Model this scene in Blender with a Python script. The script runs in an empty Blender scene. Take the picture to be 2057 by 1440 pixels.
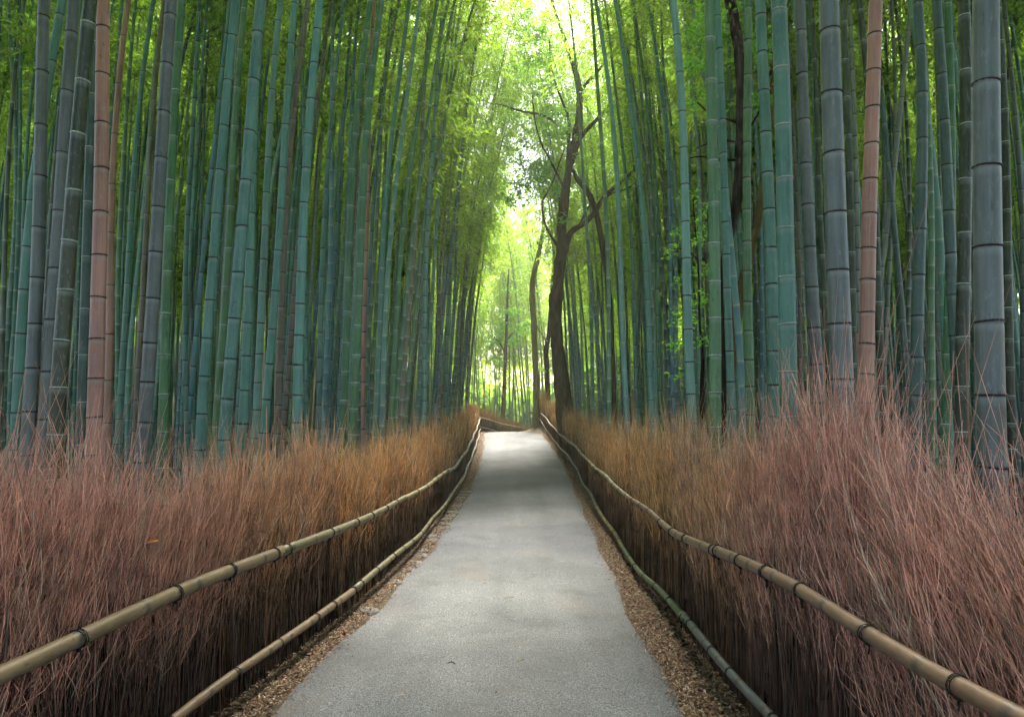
import bpy, math, random
import numpy as np
from mathutils import Vector, Matrix

random.seed(7)
rng = np.random.default_rng(11)
sc = bpy.context.scene

# ------------------------------------------------------------------ camera
F = 1371.0                      # focal length in photograph pixels (24 mm on 36 mm)
CX, CY, HOR = 1028.5, 720.0, 800.0
PITCH = math.atan((HOR - CY) / F)
CAMZ = 1.8
cd = bpy.data.cameras.new('camera')
cd.lens = 24.0; cd.sensor_width = 36.0; cd.clip_start = 0.05; cd.clip_end = 3000
cam = bpy.data.objects.new('camera', cd)
sc.collection.objects.link(cam)
cam.location = (0, 0, CAMZ)
cam.rotation_euler = (math.pi / 2 + PITCH, 0, 0)
sc.camera = cam

# ------------------------------------------------------------------ world and sun
SUN_EL, SUN_AZ = math.radians(52), math.radians(8)
w = bpy.data.worlds.new('World'); sc.world = w; w.use_nodes = True
nt = w.node_tree
bg = nt.nodes['Background']
sky = nt.nodes.new('ShaderNodeTexSky'); sky.sky_type = 'NISHITA'; sky.sun_disc = False
sky.sun_elevation = SUN_EL; sky.sun_rotation = SUN_AZ
sky.air_density = 1.0; sky.dust_density = 3.0; sky.ozone_density = 1.0
nt.links.new(sky.outputs[0], bg.inputs[0]); bg.inputs[1].default_value = 0.10
sl = bpy.data.lights.new('sun', 'SUN'); sl.energy = 5.0; sl.angle = math.radians(14); sl.color = (1.0, 0.93, 0.78)
so = bpy.data.objects.new('sun', sl); sc.collection.objects.link(so)
sd = Vector((math.sin(SUN_AZ) * math.cos(SUN_EL), math.cos(SUN_AZ) * math.cos(SUN_EL), math.sin(SUN_EL)))
so.rotation_euler = sd.to_track_quat('Z', 'Y').to_euler()
so.location = (0, 20, 40)
vs = sc.view_settings
vs.view_transform = 'Standard'; vs.look = 'None'; vs.exposure = 2.35; vs.gamma = 1.0
sc.cycles.use_denoising = True
sc.cycles.max_bounces = 5; sc.cycles.diffuse_bounces = 4; sc.cycles.glossy_bounces = 2; sc.cycles.transmission_bounces = 3; sc.cycles.volume_bounces = 0
sc.cycles.use_adaptive_sampling = True; sc.cycles.adaptive_threshold = .025; sc.cycles.adaptive_min_samples = 12
sc.cycles.caustics_reflective = False; sc.cycles.caustics_refractive = False; sc.cycles.sample_clamp_indirect = 6

# ------------------------------------------------------------------ helpers
def at(px, py, Z):
    """world point seen at photograph pixel (px, py) at distance Z along the path"""
    u = (px - CX) / F; v = (CY - py) / F
    c, s = math.cos(PITCH), math.sin(PITCH)
    dy = c - v * s; dz = s + v * c
    k = Z / dy
    return Vector((u * k, Z, CAMZ + dz * k))

GY = np.array([-30, 0, 3.8, 6, 9, 13.4, 18, 22, 27, 28.4, 31, 34, 45, 80, 400.])
GZ = np.array([0.0, 0, 0, -.10, -.15, -.13, .06, .20, .38, .42, -.05, -.5, -1.2, -1.0, -1.0])
def prof(y): return np.interp(y, GY, GZ)
def smooth_prof(y):
    return (prof(y - .6) + prof(y) * 2 + prof(y + .6)) / 4
FLY = [-4, 1.5, 3.9, 6.4, 9, 14, 18, 24, 28.4]; FLX = [-1.95, -1.82, -1.68, -1.42, -1.25, -1.13, -1.12, -1.25, -1.38]
FRY = [-4, 1.5, 3.9, 7.4, 12, 16.5, 22, 27.5, 29.5, 31]; FRX = [1.25, 1.3, 1.33, 1.41, 1.48, 1.57, 1.52, 1.42, 1.2, 1.08]
PLY = [-4, 3.86, 5.94, 8.9, 13.4, 18.1, 23, 28.4, 31, 36, 44]; PLX = [-1.55, -1.47, -1.30, -1.09, -.92, -.9, -1.0, -1.2, -.6, 1.6, 6.5]
PRY = [-4, 3.86, 5.94, 8.9, 13.4, 18.1, 23, 28.4, 31, 36, 44]; PRX = [1.0, 1.05, 1.09, 1.2, 1.34, 1.4, 1.32, 1.2, 1.9, 4.1, 9.0]
def fenceL(y): return np.interp(y, FLY, FLX)
def fenceR(y): return np.interp(y, FRY, FRX)
def ground(x, y):
    x = np.asarray(x, float); y = np.asarray(y, float)
    z = smooth_prof(y)
    z = z + .72 * np.exp(-(((x - 1.7) / 1.1) ** 2 + ((y - 30.6) / 1.9) ** 2))
    out = np.clip((np.abs(x) - 2.2) / 3, 0, 1)
    e1 = np.clip((np.hypot(x, y * .9) - 26) / 42, 0, 1); e2 = np.clip((np.abs(x - 1) - 4.5) / 11, 0, 1)
    z = z + 7.5 * e1 * e1 * (3 - 2 * e1) * e2 * e2 * (3 - 2 * e2)
    z = z + out * (.10 * np.sin(x * .7 + y * .31) + .08 * np.sin(y * .83 - x * .4) + .05)
    return z

def mesh_np(name, verts, quads, mats=(), tris=None, smooth=True):
    me = bpy.data.meshes.new(name)
    verts = np.asarray(verts, np.float32); quads = np.asarray(quads, np.int32).reshape(-1, 4)
    nq = len(quads); ntr = 0 if tris is None else len(tris)
    me.vertices.add(len(verts)); me.vertices.foreach_set('co', verts.ravel())
    loops = quads.ravel()
    if ntr: loops = np.concatenate([loops, np.asarray(tris, np.int32).ravel()])
    me.loops.add(len(loops)); me.loops.foreach_set('vertex_index', loops)
    me.polygons.add(nq + ntr)
    st = np.concatenate([np.arange(nq) * 4, nq * 4 + np.arange(ntr) * 3]).astype(np.int32)
    me.polygons.foreach_set('loop_start', st)
    if smooth: me.polygons.foreach_set('use_smooth', np.ones(nq + ntr, bool))
    me.update(calc_edges=True)
    for m in mats: me.materials.append(m)
    return me
def attr(me, name, vals, kind='FLOAT'):
    a = me.attributes.new(name, kind, 'POINT')
    vals = np.asarray(vals, np.float32)
    if kind == 'FLOAT_COLOR':
        v = np.ones((len(vals), 4), np.float32); v[:, :3] = vals; a.data.foreach_set('color', v.ravel())
    else: a.data.foreach_set('value', vals.ravel())
def link(name, data, parent=None, loc=None):
    o = bpy.data.objects.new(name, data); sc.collection.objects.link(o)
    if parent is not None: o.parent = parent
    if loc is not None: o.location = loc
    return o
def tag(o, label=None, cat=None, group=None, kind=None):
    if label: o['label'] = label
    if cat: o['category'] = cat
    if group: o['group'] = group
    if kind: o['kind'] = kind
    return o

def tubes(P, R, sides, ref=(0, 1, 0), caps=False):
    """P (T,N,3) paths, R (T,N) radii -> verts, quads"""
    P = np.asarray(P, float); R = np.asarray(R, float)
    T, N, _ = P.shape
    t = np.gradient(P, axis=1); t /= np.linalg.norm(t, axis=2, keepdims=True) + 1e-9
    u = np.cross(t, np.array(ref, float)); u /= np.linalg.norm(u, axis=2, keepdims=True) + 1e-9
    v = np.cross(t, u)
    a = np.arange(sides) * 2 * math.pi / sides
    ring = u[:, :, None, :] * np.cos(a)[None, None, :, None] + v[:, :, None, :] * np.sin(a)[None, None, :, None]
    V = P[:, :, None, :] + ring * R[:, :, None, None]
    i = np.arange(N - 1)[:, None] * sides; j = np.arange(sides)[None, :]; j2 = (j + 1) % sides
    q = np.stack([i + j, i + sides + j, i + sides + j2, i + j2], -1).reshape(-1, 4)
    Q = (q[None] + (np.arange(T) * N * sides)[:, None, None]).reshape(-1, 4)
    return V.reshape(-1, 3), Q

def catmull(pts, n):
    pts = np.asarray(pts, float)
    k = len(pts); t = np.linspace(0, k - 1, n); out = []
    for tt in t:
        i = min(int(tt), k - 2); f = tt - i
        p0 = pts[max(i - 1, 0)]; p1 = pts[i]; p2 = pts[i + 1]; p3 = pts[min(i + 2, k - 1)]
        out.append(.5 * ((2 * p1) + (-p0 + p2) * f + (2 * p0 - 5 * p1 + 4 * p2 - p3) * f * f + (-p0 + 3 * p1 - 3 * p2 + p3) * f ** 3))
    return np.array(out)

# ------------------------------------------------------------------ materials
def newmat(name):
    m = bpy.data.materials.new(name); m.use_nodes = True
    n = m.node_tree; b = n.nodes['Principled BSDF']
    return m, n, b
def N(n, t, **kw):
    nd = n.nodes.new(t)
    for k, v in kw.items():
        if k.startswith('i_'):
            nd.inputs[int(k[2:])].default_value = v
        else: setattr(nd, k, v)
    return nd
def noise(n, vec, scale, detail=3, rough=.55, dist=0):
    x = N(n, 'ShaderNodeTexNoise'); x.inputs['Scale'].default_value = scale; x.inputs['Detail'].default_value = detail
    x.inputs['Roughness'].default_value = rough; x.inputs['Distortion'].default_value = dist
    if vec is not None: n.links.new(vec, x.inputs['Vector'])
    return x.outputs['Fac']
def ramp(n, fac, stops):
    r = N(n, 'ShaderNodeValToRGB'); cr = r.color_ramp
    while len(cr.elements) > len(stops): cr.elements.remove(cr.elements[-1])
    while len(cr.elements) < len(stops): cr.elements.new(.5)
    for e, (p, c) in zip(cr.elements, stops):
        e.position = p; e.color = (c, c, c, 1) if isinstance(c, (int, float)) else (*c, 1)
    n.links.new(fac, r.inputs[0]); return r.outputs[0]
def mix(n, fac, a, b, mode='MIX'):
    x = N(n, 'ShaderNodeMix', data_type='RGBA', blend_type=mode)
    for i, v in ((0, fac), (6, a), (7, b)):
        if isinstance(v, (int, float)): x.inputs[i].default_value = v if i == 0 else (v, v, v, 1)
        elif isinstance(v, tuple): x.inputs[i].default_value = (*v, 1)
        else: n.links.new(v, x.inputs[i])
    return x.outputs[2]
def mapping(n, vec, scale):
    x = N(n, 'ShaderNodeMapping'); x.inputs['Scale'].default_value = scale; n.links.new(vec, x.inputs['Vector']); return x.outputs[0]
def bump(n, b, h, strength, dist):
    x = N(n, 'ShaderNodeBump'); x.inputs['Strength'].default_value = strength; x.inputs['Distance'].default_value = dist
    n.links.new(h, x.inputs['Height']); n.links.new(x.outputs[0], b.inputs['Normal'])
def A(n, name, out='Fac'):
    x = N(n, 'ShaderNodeAttribute', attribute_name=name); return x.outputs[out]

def culm_mat(name, vcol=False):
    m, n, b = newmat(name)
    tc = N(n, 'ShaderNodeTexCoord'); oi = N(n, 'ShaderNodeObjectInfo')
    rnd = N(n, 'ShaderNodeVectorMath', operation='ADD'); n.links.new(tc.outputs['Object'], rnd.inputs[0])
    n.links.new(oi.outputs['Location'], rnd.inputs[1]); vec = rnd.outputs[0]
    base = A(n, 'Col', 'Color') if vcol else oi.outputs['Color']
    blot = noise(n, mapping(n, vec, (6, 6, 1.3)), 1.0, 5, .62, .3)
    c = mix(n, ramp(n, blot, [(.38, 0.0), (.62, 1.0)]), base, mix(n, .75, base, (.30, .36, .36), 'MULTIPLY'))
    c = mix(n, .7, base, c)
    streak = noise(n, mapping(n, vec, (90, 90, 1.5)), 1.0, 3, .6)
    c = mix(n, ramp(n, streak, [(.35, .0), (.75, .32)]), c, mix(n, 1.0, base, (1.7, 1.7, 1.75), 'MULTIPLY'))
    fleck = noise(n, mapping(n, vec, (38, 38, 16)), 1.0, 4, .7)
    c = mix(n, ramp(n, fleck, [(.56, .0), (.70, .45)]), c, mix(n, .6, base, (.34, .38, .38)))
    spots = noise(n, mapping(n, vec, (24, 24, 9)), 1.3, 3, .6)
    c = mix(n, ramp(n, spots, [(.64, .0), (.74, .55)]), c, (.03, .03, .028))
    c = mix(n, A(n, 'bloom'), c, mix(n, .5, base, (.33, .40, .42)))
    ring = A(n, 'ring')
    pos = N(n, 'ShaderNodeMath', operation='MAXIMUM'); n.links.new(ring, pos.inputs[0]); pos.inputs[1].default_value = 0
    neg = N(n, 'ShaderNodeMath', operation='MULTIPLY'); n.links.new(ring, neg.inputs[0]); neg.inputs[1].default_value = -1
    neg.use_clamp = True
    c = mix(n, pos.outputs[0], c, (.38, .46, .42)); c = mix(n, neg.outputs[0], c, (.022, .018, .018))
    n.links.new(c, b.inputs['Base Color'])
    b.inputs['Roughness'].default_value = .36; b.inputs['Specular IOR Level'].default_value = .5
    bump(n, b, streak, .25, .003)
    return m
M_culm = culm_mat('bamboo_culm'); M_mass = culm_mat('bamboo_culm_mass', True)

def ring_mat(name, col, rough=.7):
    m, n, b = newmat(name)
    tc = N(n, 'ShaderNodeTexCoord')
    f = noise(n, tc.outputs['Object'], 1.6, 3, .6)
    c = mix(n, ramp(n, f, [(.3, .0), (.75, 1.0)]), tuple(x * .75 for x in col), tuple(min(1, x * 1.25) for x in col))
    n.links.new(c, b.inputs['Base Color']); b.inputs['Roughness'].default_value = rough
    return m
M_ring = {'d': ring_mat('node_dark', (.022, .018, .019)), 'w': ring_mat('node_white', (.42, .5, .47)), 'b': ring_mat('node_brown', (.055, .025, .02))}

def leaf_mat(name, dif, trn, var=.5):
    m, n, b = newmat(name)
    out = n.nodes['Material Output']; n.nodes.remove(b)
    oi = N(n, 'ShaderNodeObjectInfo')
    k = A(n, 'Col', 'Color')
    d = N(n, 'ShaderNodeBsdfDiffuse'); t = N(n, 'ShaderNodeBsdfTranslucent'); g = N(n, 'ShaderNodeBsdfGlossy')
    hs = N(n, 'ShaderNodeHueSaturation'); mr = N(n, 'ShaderNodeMapRange')
    n.links.new(oi.outputs['Random'], mr.inputs[0]); mr.inputs[3].default_value = .75; mr.inputs[4].default_value = 1.2
    n.links.new(mr.outputs[0], hs.inputs['Value'])
    n.links.new(k, hs.inputs['Color'])
    n.links.new(mix(n, 1.0, hs.outputs[0], dif, 'MULTIPLY'), d.inputs[0])
    n.links.new(mix(n, 1.0, hs.outputs[0], trn, 'MULTIPLY'), t.inputs[0])
    g.inputs['Roughness'].default_value = .4; g.inputs[0].default_value = (1, 1, 1, 1)
    a = N(n, 'ShaderNodeMixShader'); a.inputs[0].default_value = .55
    n.links.new(d.outputs[0], a.inputs[1]); n.links.new(t.outputs[0], a.inputs[2])
    c = N(n, 'ShaderNodeMixShader'); c.inputs[0].default_value = .035
    n.links.new(a.outputs[0], c.inputs[1]); n.links.new(g.outputs[0], c.inputs[2])
    n.links.new(c.outputs[0], out.inputs[0])
    return m
M_leaf = leaf_mat('bamboo_leaf', (.11, .26, .035), (.38, .68, .06))
M_broad = leaf_mat('broad_leaf', (.09, .28, .06), (.32, .66, .10))

def vcol_mat(name, rough=.8, nscale=None, spec=.2):
    m, n, b = newmat(name)
    c = A(n, 'Col', 'Color')
    if nscale:
        tc = N(n, 'ShaderNodeTexCoord'); f = noise(n, tc.outputs['Object'], nscale, 3, .6)
        c = mix(n, 1.0, c, ramp(n, f, [(.3, .55), (.7, 1.3)]), 'MULTIPLY')
    n.links.new(c, b.inputs['Base Color']); b.inputs['Roughness'].default_value = rough; b.inputs['Specular IOR Level'].default_value = spec
    return m
M_twig = vcol_mat('brushwood', .75, 9.0)
M_litter = vcol_mat('leaf_litter', .8)

def pole_mat():
    m, n, b = newmat('rail_bamboo')
    tc = N(n, 'ShaderNodeTexCoord'); oi = N(n, 'ShaderNodeObjectInfo'); base = mix(n, 1.0, oi.outputs['Color'], (.56, .52, .5), 'MULTIPLY'); vec = tc.outputs['Object']
    f = noise(n, vec, 7.0, 5, .65); s = noise(n, mapping(n, vec, (60, 2.5, 60)), 1.0, 3, .6)
    c = mix(n, ramp(n, f, [(.35, .0), (.7, .7)]), base, mix(n, 1.0, base, (.55, .5, .5), 'MULTIPLY'))
    c = mix(n, ramp(n, s, [(.4, .0), (.8, .35)]), c, mix(n, 1.0, base, (1.5, 1.45, 1.4), 'MULTIPLY'))
    sp = noise(n, vec, 45.0, 3, .6)
    c = mix(n, ramp(n, sp, [(.62, .0), (.72, .6)]), c, (.05, .04, .035))
    neg = N(n, 'ShaderNodeMath', operation='MULTIPLY'); n.links.new(A(n, 'ring'), neg.inputs[0]); neg.inputs[1].default_value = -1; neg.use_clamp = True
    c = mix(n, neg.outputs[0], c, (.085, .065, .05))
    n.links.new(c, b.inputs['Base Color']); b.inputs['Roughness'].default_value = .48; b.inputs['Specular IOR Level'].default_value = .35
    bump(n, b, s, .2, .002)
    return m
M_pole = pole_mat()
M_rope = ring_mat('rope_black', (.012, .011, .012), .9)

def bark_mat(name, c0, c1, moss=(.05, .06, .02)):
    m, n, b = newmat(name)
    tc = N(n, 'ShaderNodeTexCoord'); vec = tc.outputs['Object']
    f = noise(n, mapping(n, vec, (9, 9, 3)), 1.0, 6, .65, .6); g = noise(n, vec, 1.1, 3)
    c = mix(n, ramp(n, f, [(.3, .0), (.72, 1.0)]), c0, c1)
    c = mix(n, ramp(n, g, [(.48, .0), (.7, .55)]), c, moss)
    n.links.new(c, b.inputs['Base Color']); b.inputs['Roughness'].default_value = .9; b.inputs['Specular IOR Level'].default_value = .15
    bump(n, b, f, .7, .03)
    return m
M_bark = bark_mat('bark_brown', (.04, .031, .02), (.15, .115, .07), (.06, .06, .026))
M_barkdark = bark_mat('bark_dark', (.008, .006, .005), (.03, .02, .016), (.012, .012, .007))
M_barkpale = bark_mat('bark_pale', (.12, .11, .05), (.30, .28, .14), (.17, .19, .06))
M_barktan = bark_mat('bark_tan', (.08, .06, .025), (.2, .155, .07), (.11, .1, .04))

def path_mat():
    m, n, b = newmat('path_asphalt')
    tc = N(n, 'ShaderNodeTexCoord'); vec = tc.outputs['Object']
    fine = noise(n, vec, 120.0, 2, .75); mid = noise(n, vec, 60.0, 3, .7); big = noise(n, mapping(n, vec, (.55, .7, 1)), 1.0, 4, .55, .4)
    c = mix(n, ramp(n, big, [(.3, .0), (.7, 1.0)]), (.092, .098, .112), (.164, .168, .184))
    c = mix(n, 1.0, c, ramp(n, fine, [(.25, .25), (.5, .9), (.72, 2.1)]), 'MULTIPLY')
    c = mix(n, .55, c, mix(n, 1.0, c, ramp(n, mid, [(.3, .6), (.7, 1.4)]), 'MULTIPLY'))
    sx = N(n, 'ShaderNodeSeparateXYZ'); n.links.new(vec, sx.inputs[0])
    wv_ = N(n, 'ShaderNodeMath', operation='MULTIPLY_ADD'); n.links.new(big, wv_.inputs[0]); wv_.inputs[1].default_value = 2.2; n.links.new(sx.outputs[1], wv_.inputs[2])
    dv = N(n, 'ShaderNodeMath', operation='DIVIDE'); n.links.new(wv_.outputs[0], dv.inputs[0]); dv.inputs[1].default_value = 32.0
    # tone and tint vary in soft bands along the path
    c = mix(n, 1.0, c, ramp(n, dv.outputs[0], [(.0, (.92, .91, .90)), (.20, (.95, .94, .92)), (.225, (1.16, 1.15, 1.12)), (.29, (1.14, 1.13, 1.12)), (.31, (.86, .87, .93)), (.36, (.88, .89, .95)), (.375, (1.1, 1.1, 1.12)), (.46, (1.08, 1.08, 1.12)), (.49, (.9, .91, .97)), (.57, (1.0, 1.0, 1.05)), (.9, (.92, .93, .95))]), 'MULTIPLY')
    trk = noise(n, mapping(n, vec, (2.2, .12, 1)), 1.0, 3, .5)
    c = mix(n, 1.0, c, ramp(n, trk, [(.3, .84), (.7, 1.14)]), 'MULTIPLY')
    damp = noise(n, vec, 1.7, 5, .65, .5)
    c = mix(n, ramp(n, damp, [(.52, .0), (.68, .5)]), c, (.078, .08, .086))
    st = noise(n, mapping(n, vec, (1.3, 1.0, 1)), .9, 3, .6)
    c = mix(n, ramp(n, st, [(.56, .0), (.72, .35)]), c, (.19, .15, .135))
    n.links.new(c, b.inputs['Base Color']); b.inputs['Roughness'].default_value = .85; b.inputs['Specular IOR Level'].default_value = .25
    bump(n, b, fine, .5, .004)
    return m
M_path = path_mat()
def soil_mat():
    m, n, b = newmat('forest_floor')
    tc = N(n, 'ShaderNodeTexCoord'); vec = tc.outputs['Object']
    f = noise(n, vec, 28.0, 5, .7); g = noise(n, vec, .6, 3)
    c = mix(n, ramp(n, f, [(.3, .0), (.7, 1.0)]), (.035, .022, .015), (.14, .088, .055))
    c = mix(n, ramp(n, g, [(.45, .0), (.65, .4)]), c, (.06, .065, .03))
    n.links.new(c, b.inputs['Base Color']); b.inputs['Roughness'].default_value = .95
    bump(n, b, f, .8, .02)
    return m
M_soil = soil_mat()
def stone_mat():
    m, n, b = newmat('kerb_stone')
    tc = N(n, 'ShaderNodeTexCoord'); oi = N(n, 'ShaderNodeObjectInfo')
    f = noise(n, tc.outputs['Object'], 14.0, 5, .65)
    c = mix(n, ramp(n, f, [(.3, .0), (.7, 1.0)]), (.10, .10, .10), (.23, .228, .225))
    n.links.new(c, b.inputs['Base Color']); b.inputs['Roughness'].default_value = .85; bump(n, b, f, .6, .01)
    return m
M_stone = stone_mat()

# ------------------------------------------------------------------ ground and path
def axis(parts):
    out = []
    for a, b, s in parts: out += list(np.arange(a, b, s))
    return np.array(out + [parts[-1][1]])
gx = axis([(-400, -60, 34), (-60, -12, 3), (-12, -3, .6), (-3, 3.2, .2), (3.2, 12, .55), (12, 60, 3), (60, 400, 34)])
gy = axis([(-200, -20, 20), (-20, -2, 2), (-2, 38, .35), (38, 80, 2.1), (80, 420, 34)])
X, Y = np.meshgrid(gx, gy); Zg = ground(X, Y)
V = np.stack([X, Y, Zg], -1).reshape(-1, 3)
W = len(gx); i, j = np.meshgrid(np.arange(len(gx) - 1), np.arange(len(gy) - 1)); k = (j * W + i).ravel()
Q = np.stack([k, k + 1, k + W + 1, k + W], -1)
tag(link('ground', mesh_np('ground', V, Q, [M_soil])), 'brown leaf-strewn forest floor under the bamboo', kind='structure')

py_ = np.arange(-3.5, 43, .12); nx = 13
lx = np.interp(py_, PLY, PLX) + np.interp(py_, np.arange(-4, 45, .35), rng.normal(0, .013, 140))
rx = np.interp(py_, PRY, PRX) + np.interp(py_, np.arange(-4, 45, .35), rng.normal(0, .013, 140))
kz = np.hanning(19); kz /= kz.sum(); ext = lambda a_: np.convolve(np.pad(a_, 9, mode='edge'), kz, 'valid')
lx = ext(lx) + rng.normal(0, .004, len(lx)); rx = ext(rx) + rng.normal(0, .004, len(rx))
s = np.linspace(0, 1, nx)
X = lx[:, None] * (1 - s) + rx[:, None] * s; Y = np.repeat(py_[:, None], nx, 1)
Zp = smooth_prof(Y) + .012 + .022 * np.sin(s * math.pi)[None] + .004 * np.sin(Y * 2.3 + X * 3)
Zp[:, 0] -= .02; Zp[:, -1] -= .02
V = np.stack([X, Y, Zp], -1).reshape(-1, 3)
i, j = np.meshgrid(np.arange(nx - 1), np.arange(len(py_) - 1)); k = (j * nx + i).ravel()
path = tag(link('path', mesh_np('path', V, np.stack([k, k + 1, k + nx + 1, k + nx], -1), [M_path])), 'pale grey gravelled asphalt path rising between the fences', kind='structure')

def path_z(x, y): return float(smooth_prof(y)) + .03

# flat kerb stones along the left edge of the path
def stone_mesh(seed):
    r = np.random.default_rng(seed); n = 9
    a = np.arange(n) * 2 * math.pi / n + r.uniform(-.12, .12, n)
    rad = r.uniform(.9, 1.1, n) / np.maximum(np.abs(np.cos(a)), np.abs(np.sin(a))) ** .8
    px = np.cos(a) * rad; py = np.sin(a) * rad
    V = []
    for sc_, z in ((1.0, 0), (1.0, .6), (.86, 1.0)):
        V += [(px[q] * sc_, py[q] * sc_, z) for q in range(n)]
    V.append((0, 0, 1.03))
    Q = [(l * n + q, l * n + (q + 1) % n, (l + 1) * n + (q + 1) % n, (l + 1) * n + q) for l in (0, 1) for q in range(n)]
    Tn = [(2 * n + q, 2 * n + (q + 1) % n, 3 * n) for q in range(n)]
    return mesh_np('kerb_stone', V, Q, [M_stone], Tn, smooth=False)
stones = [stone_mesh(40 + q) for q in range(5)]
y = 6.2
while y < 14:
    xl = float(np.interp(y, PLY, PLX))
    o = link('kerb_stone', random.choice(stones), path, (xl - .03 + random.uniform(-.05, .03), y, float(smooth_prof(y)) - .02))
    o.scale = (random.uniform(.08, .13), random.uniform(.08, .13), .034 + random.uniform(0, .014)); o.rotation_euler = (0, 0, random.uniform(-.4, .4))
    y += random.uniform(.24, .42) * (1.0 if random.random() < .8 else 1.9)

# ------------------------------------------------------------------ bamboo
def bend_at(bend, s): return bend * np.clip(s - .25, 0, 1) ** 2.1 / .75 ** 2.1

def culm_mesh(name, r0, H, bend, inter, sides, ring, mat, crook=0.0, seed=0, dz0=.35, embed=True, ztop=99):
    r = np.random.default_rng(seed)
    zs = []; z = r.uniform(.05, .25); d = inter
    while z < H - .1:
        zs.append(z); s = z / H
        z += d * (.72 + .45 * min(s * 4, 1) - .35 * max(0, s - .6)) * r.uniform(.95, 1.05)
    rows = [(-dz0, 1.0, 0, 0)]
    for z in zs:
        if z > ztop: rows.append((z, 1.05, 0, 0)); continue
        rows += [(z - .16 * inter, 1.0, 0, 0), (z - .022, 1.005, 0, .55), (z - .007, .975, ring, .3), (z, 1.05, ring, 0), (z + .012, 1.01, ring * .3, 0)]
    rows.append((H, .6, 0, 0)); rows = np.array(rows); h = rows[:, 0]; s = np.clip(h / H, 0, 1)
    rad = r0 * (1 - .82 * s ** 1.35) * rows[:, 1]
    ph = r.uniform(0, 6.28)
    P = np.stack([bend_at(bend, s) + crook * np.sin(h * .9 + ph), crook * np.sin(h * .7 + ph * 2), h], -1)
    V, Q = tubes(P[None], rad[None], sides)
    me = mesh_np(name, V, Q, [mat])
    rg = rows[:, 2] if embed else rows[:, 2] * .0
    attr(me, 'ring', np.repeat(rg, sides)); attr(me, 'bloom', np.repeat(rows[:, 3], sides) * 1.0)
    nodes = [(zz, float(bend_at(bend, zz / H) + crook * math.sin(zz * .9 + ph)), float(crook * math.sin(zz * .7 + ph * 2)), float(r0 * (1 - .82 * (zz / H) ** 1.35))) for zz in zs]
    return me, nodes

def leaf_quads(base, dirn, L, Wd, r):
    n = len(base)
    up = r.normal(size=(n, 3)); side = np.cross(dirn, up); side /= np.linalg.norm(side, axis=1, keepdims=True) + 1e-9
    mid = base + dirn * (L * .42)[:, None]; tip = base + dirn * L[:, None]; tip[:, 2] -= L * .12
    V = np.stack([base, mid + side * (Wd / 2)[:, None], tip, mid - side * (Wd / 2)[:, None]], 1).reshape(-1, 3)
    return V, np.arange(n * 4).reshape(-1, 4)
def crown_arrays(H, bend, s0, nn, nb, ncl, nl, Lf, Wf, seed, reach=1.5):
    r = np.random.default_rng(seed)
    hs = np.linspace(s0, .985, nn) * H + r.uniform(-.1, .1, nn)
    hs = np.repeat(hs, nb); n = len(hs); s = hs / H
    az = r.uniform(0, 2 * math.pi, n); L = reach * (1 - .62 * (s - s0) / (1 - s0)) * r.uniform(.65, 1.15, n)
    A0 = np.stack([bend_at(bend, s), 0 * s, hs], -1)
    hd = np.stack([np.cos(az), np.sin(az), 0 * az], -1)
    def bp(u):
        return A0 + hd * (L * u * (1 - .12 * u))[:, None] + np.stack([0 * s, 0 * s, L * (.75 * u - .75 * u * u)], -1)
    BP = np.stack([bp(u) for u in (0, .35, .7, 1.0)], 1)
    br = np.array([.009, .006, .004, .0015])[None] * r.uniform(.7, 1.2, (n, 1))
    bv, bq = tubes(BP, br, 3, ref=(.1, .2, 1))
    u = r.uniform(.22, 1.02, (n, ncl))
    C = np.stack([bp(u[:, q]) for q in range(ncl)], 1) + r.normal(0, .11, (n, ncl, 3))
    C = np.repeat(C.reshape(-1, 3), nl, 0) + r.normal(0, .05, (n * ncl * nl, 3))
    m = len(C); d = np.repeat(np.repeat(hd, ncl, 0), nl, 0) * .5 + r.normal(0, .7, (m, 3)); d[:, 2] = d[:, 2] * .5 - .45
    d /= np.linalg.norm(d, axis=1, keepdims=True)
    lv, lq = leaf_quads(C, d, Lf * r.uniform(.7, 1.25, m), Wf * r.uniform(.7, 1.25, m), r)
    g = r.uniform(.65, 1.25, m); yl = r.uniform(0, 1, m) ** 2 * .35
    col = np.stack([g * (1 + yl * .9), g, g * (1 - yl * .5)], -1)
    return bv, bq, lv, lq, np.repeat(col, 4, 0)
M_branch = ring_mat('bamboo_branch', (.10, .12, .05))
crowns = []
for q in range(6):
    H = 15.0; bend = (.7, 1.1, 1.5, 2.0, .9, 1.3)[q]
    bv, bq, lv, lq, col = crown_arrays(H, bend, (.40, .44, .38, .42, .47, .36)[q], 26, 2, 9, 5, .155, .028, 100 + q, 1.4)
    lm = mesh_np('crown', np.concatenate([lv, bv]), np.concatenate([lq, bq + len(lv)]), [M_leaf, M_branch], smooth=False)
    attr(lm, 'Col', np.concatenate([col, np.ones((len(bv), 3))]), 'FLOAT_COLOR')
    lm.polygons.foreach_set('material_index', np.concatenate([np.zeros(len(lq), np.int32), np.ones(len(bq), np.int32)]))
    crowns.append((H, bend, None, lm))

for q in range(6):      # the same six, leafing only high up (stalks standing in the grove's interior)
    bend = crowns[q][1]
    bv, bq, lv, lq, col = crown_arrays(15.0, bend, (.60, .64, .58, .62, .66, .6)[q], 18, 2, 9, 5, .155, .028, 150 + q, 1.3)
    lm = mesh_np('crown', np.concatenate([lv, bv]), np.concatenate([lq, bq + len(lv)]), [M_leaf, M_branch], smooth=False)
    attr(lm, 'Col', np.concatenate([col, np.ones((len(bv), 3))]), 'FLOAT_COLOR')
    lm.polygons.foreach_set('material_index', np.concatenate([np.zeros(len(lq), np.int32), np.ones(len(bq), np.int32)]))
    crowns.append((15.0, bend, None, lm))
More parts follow.
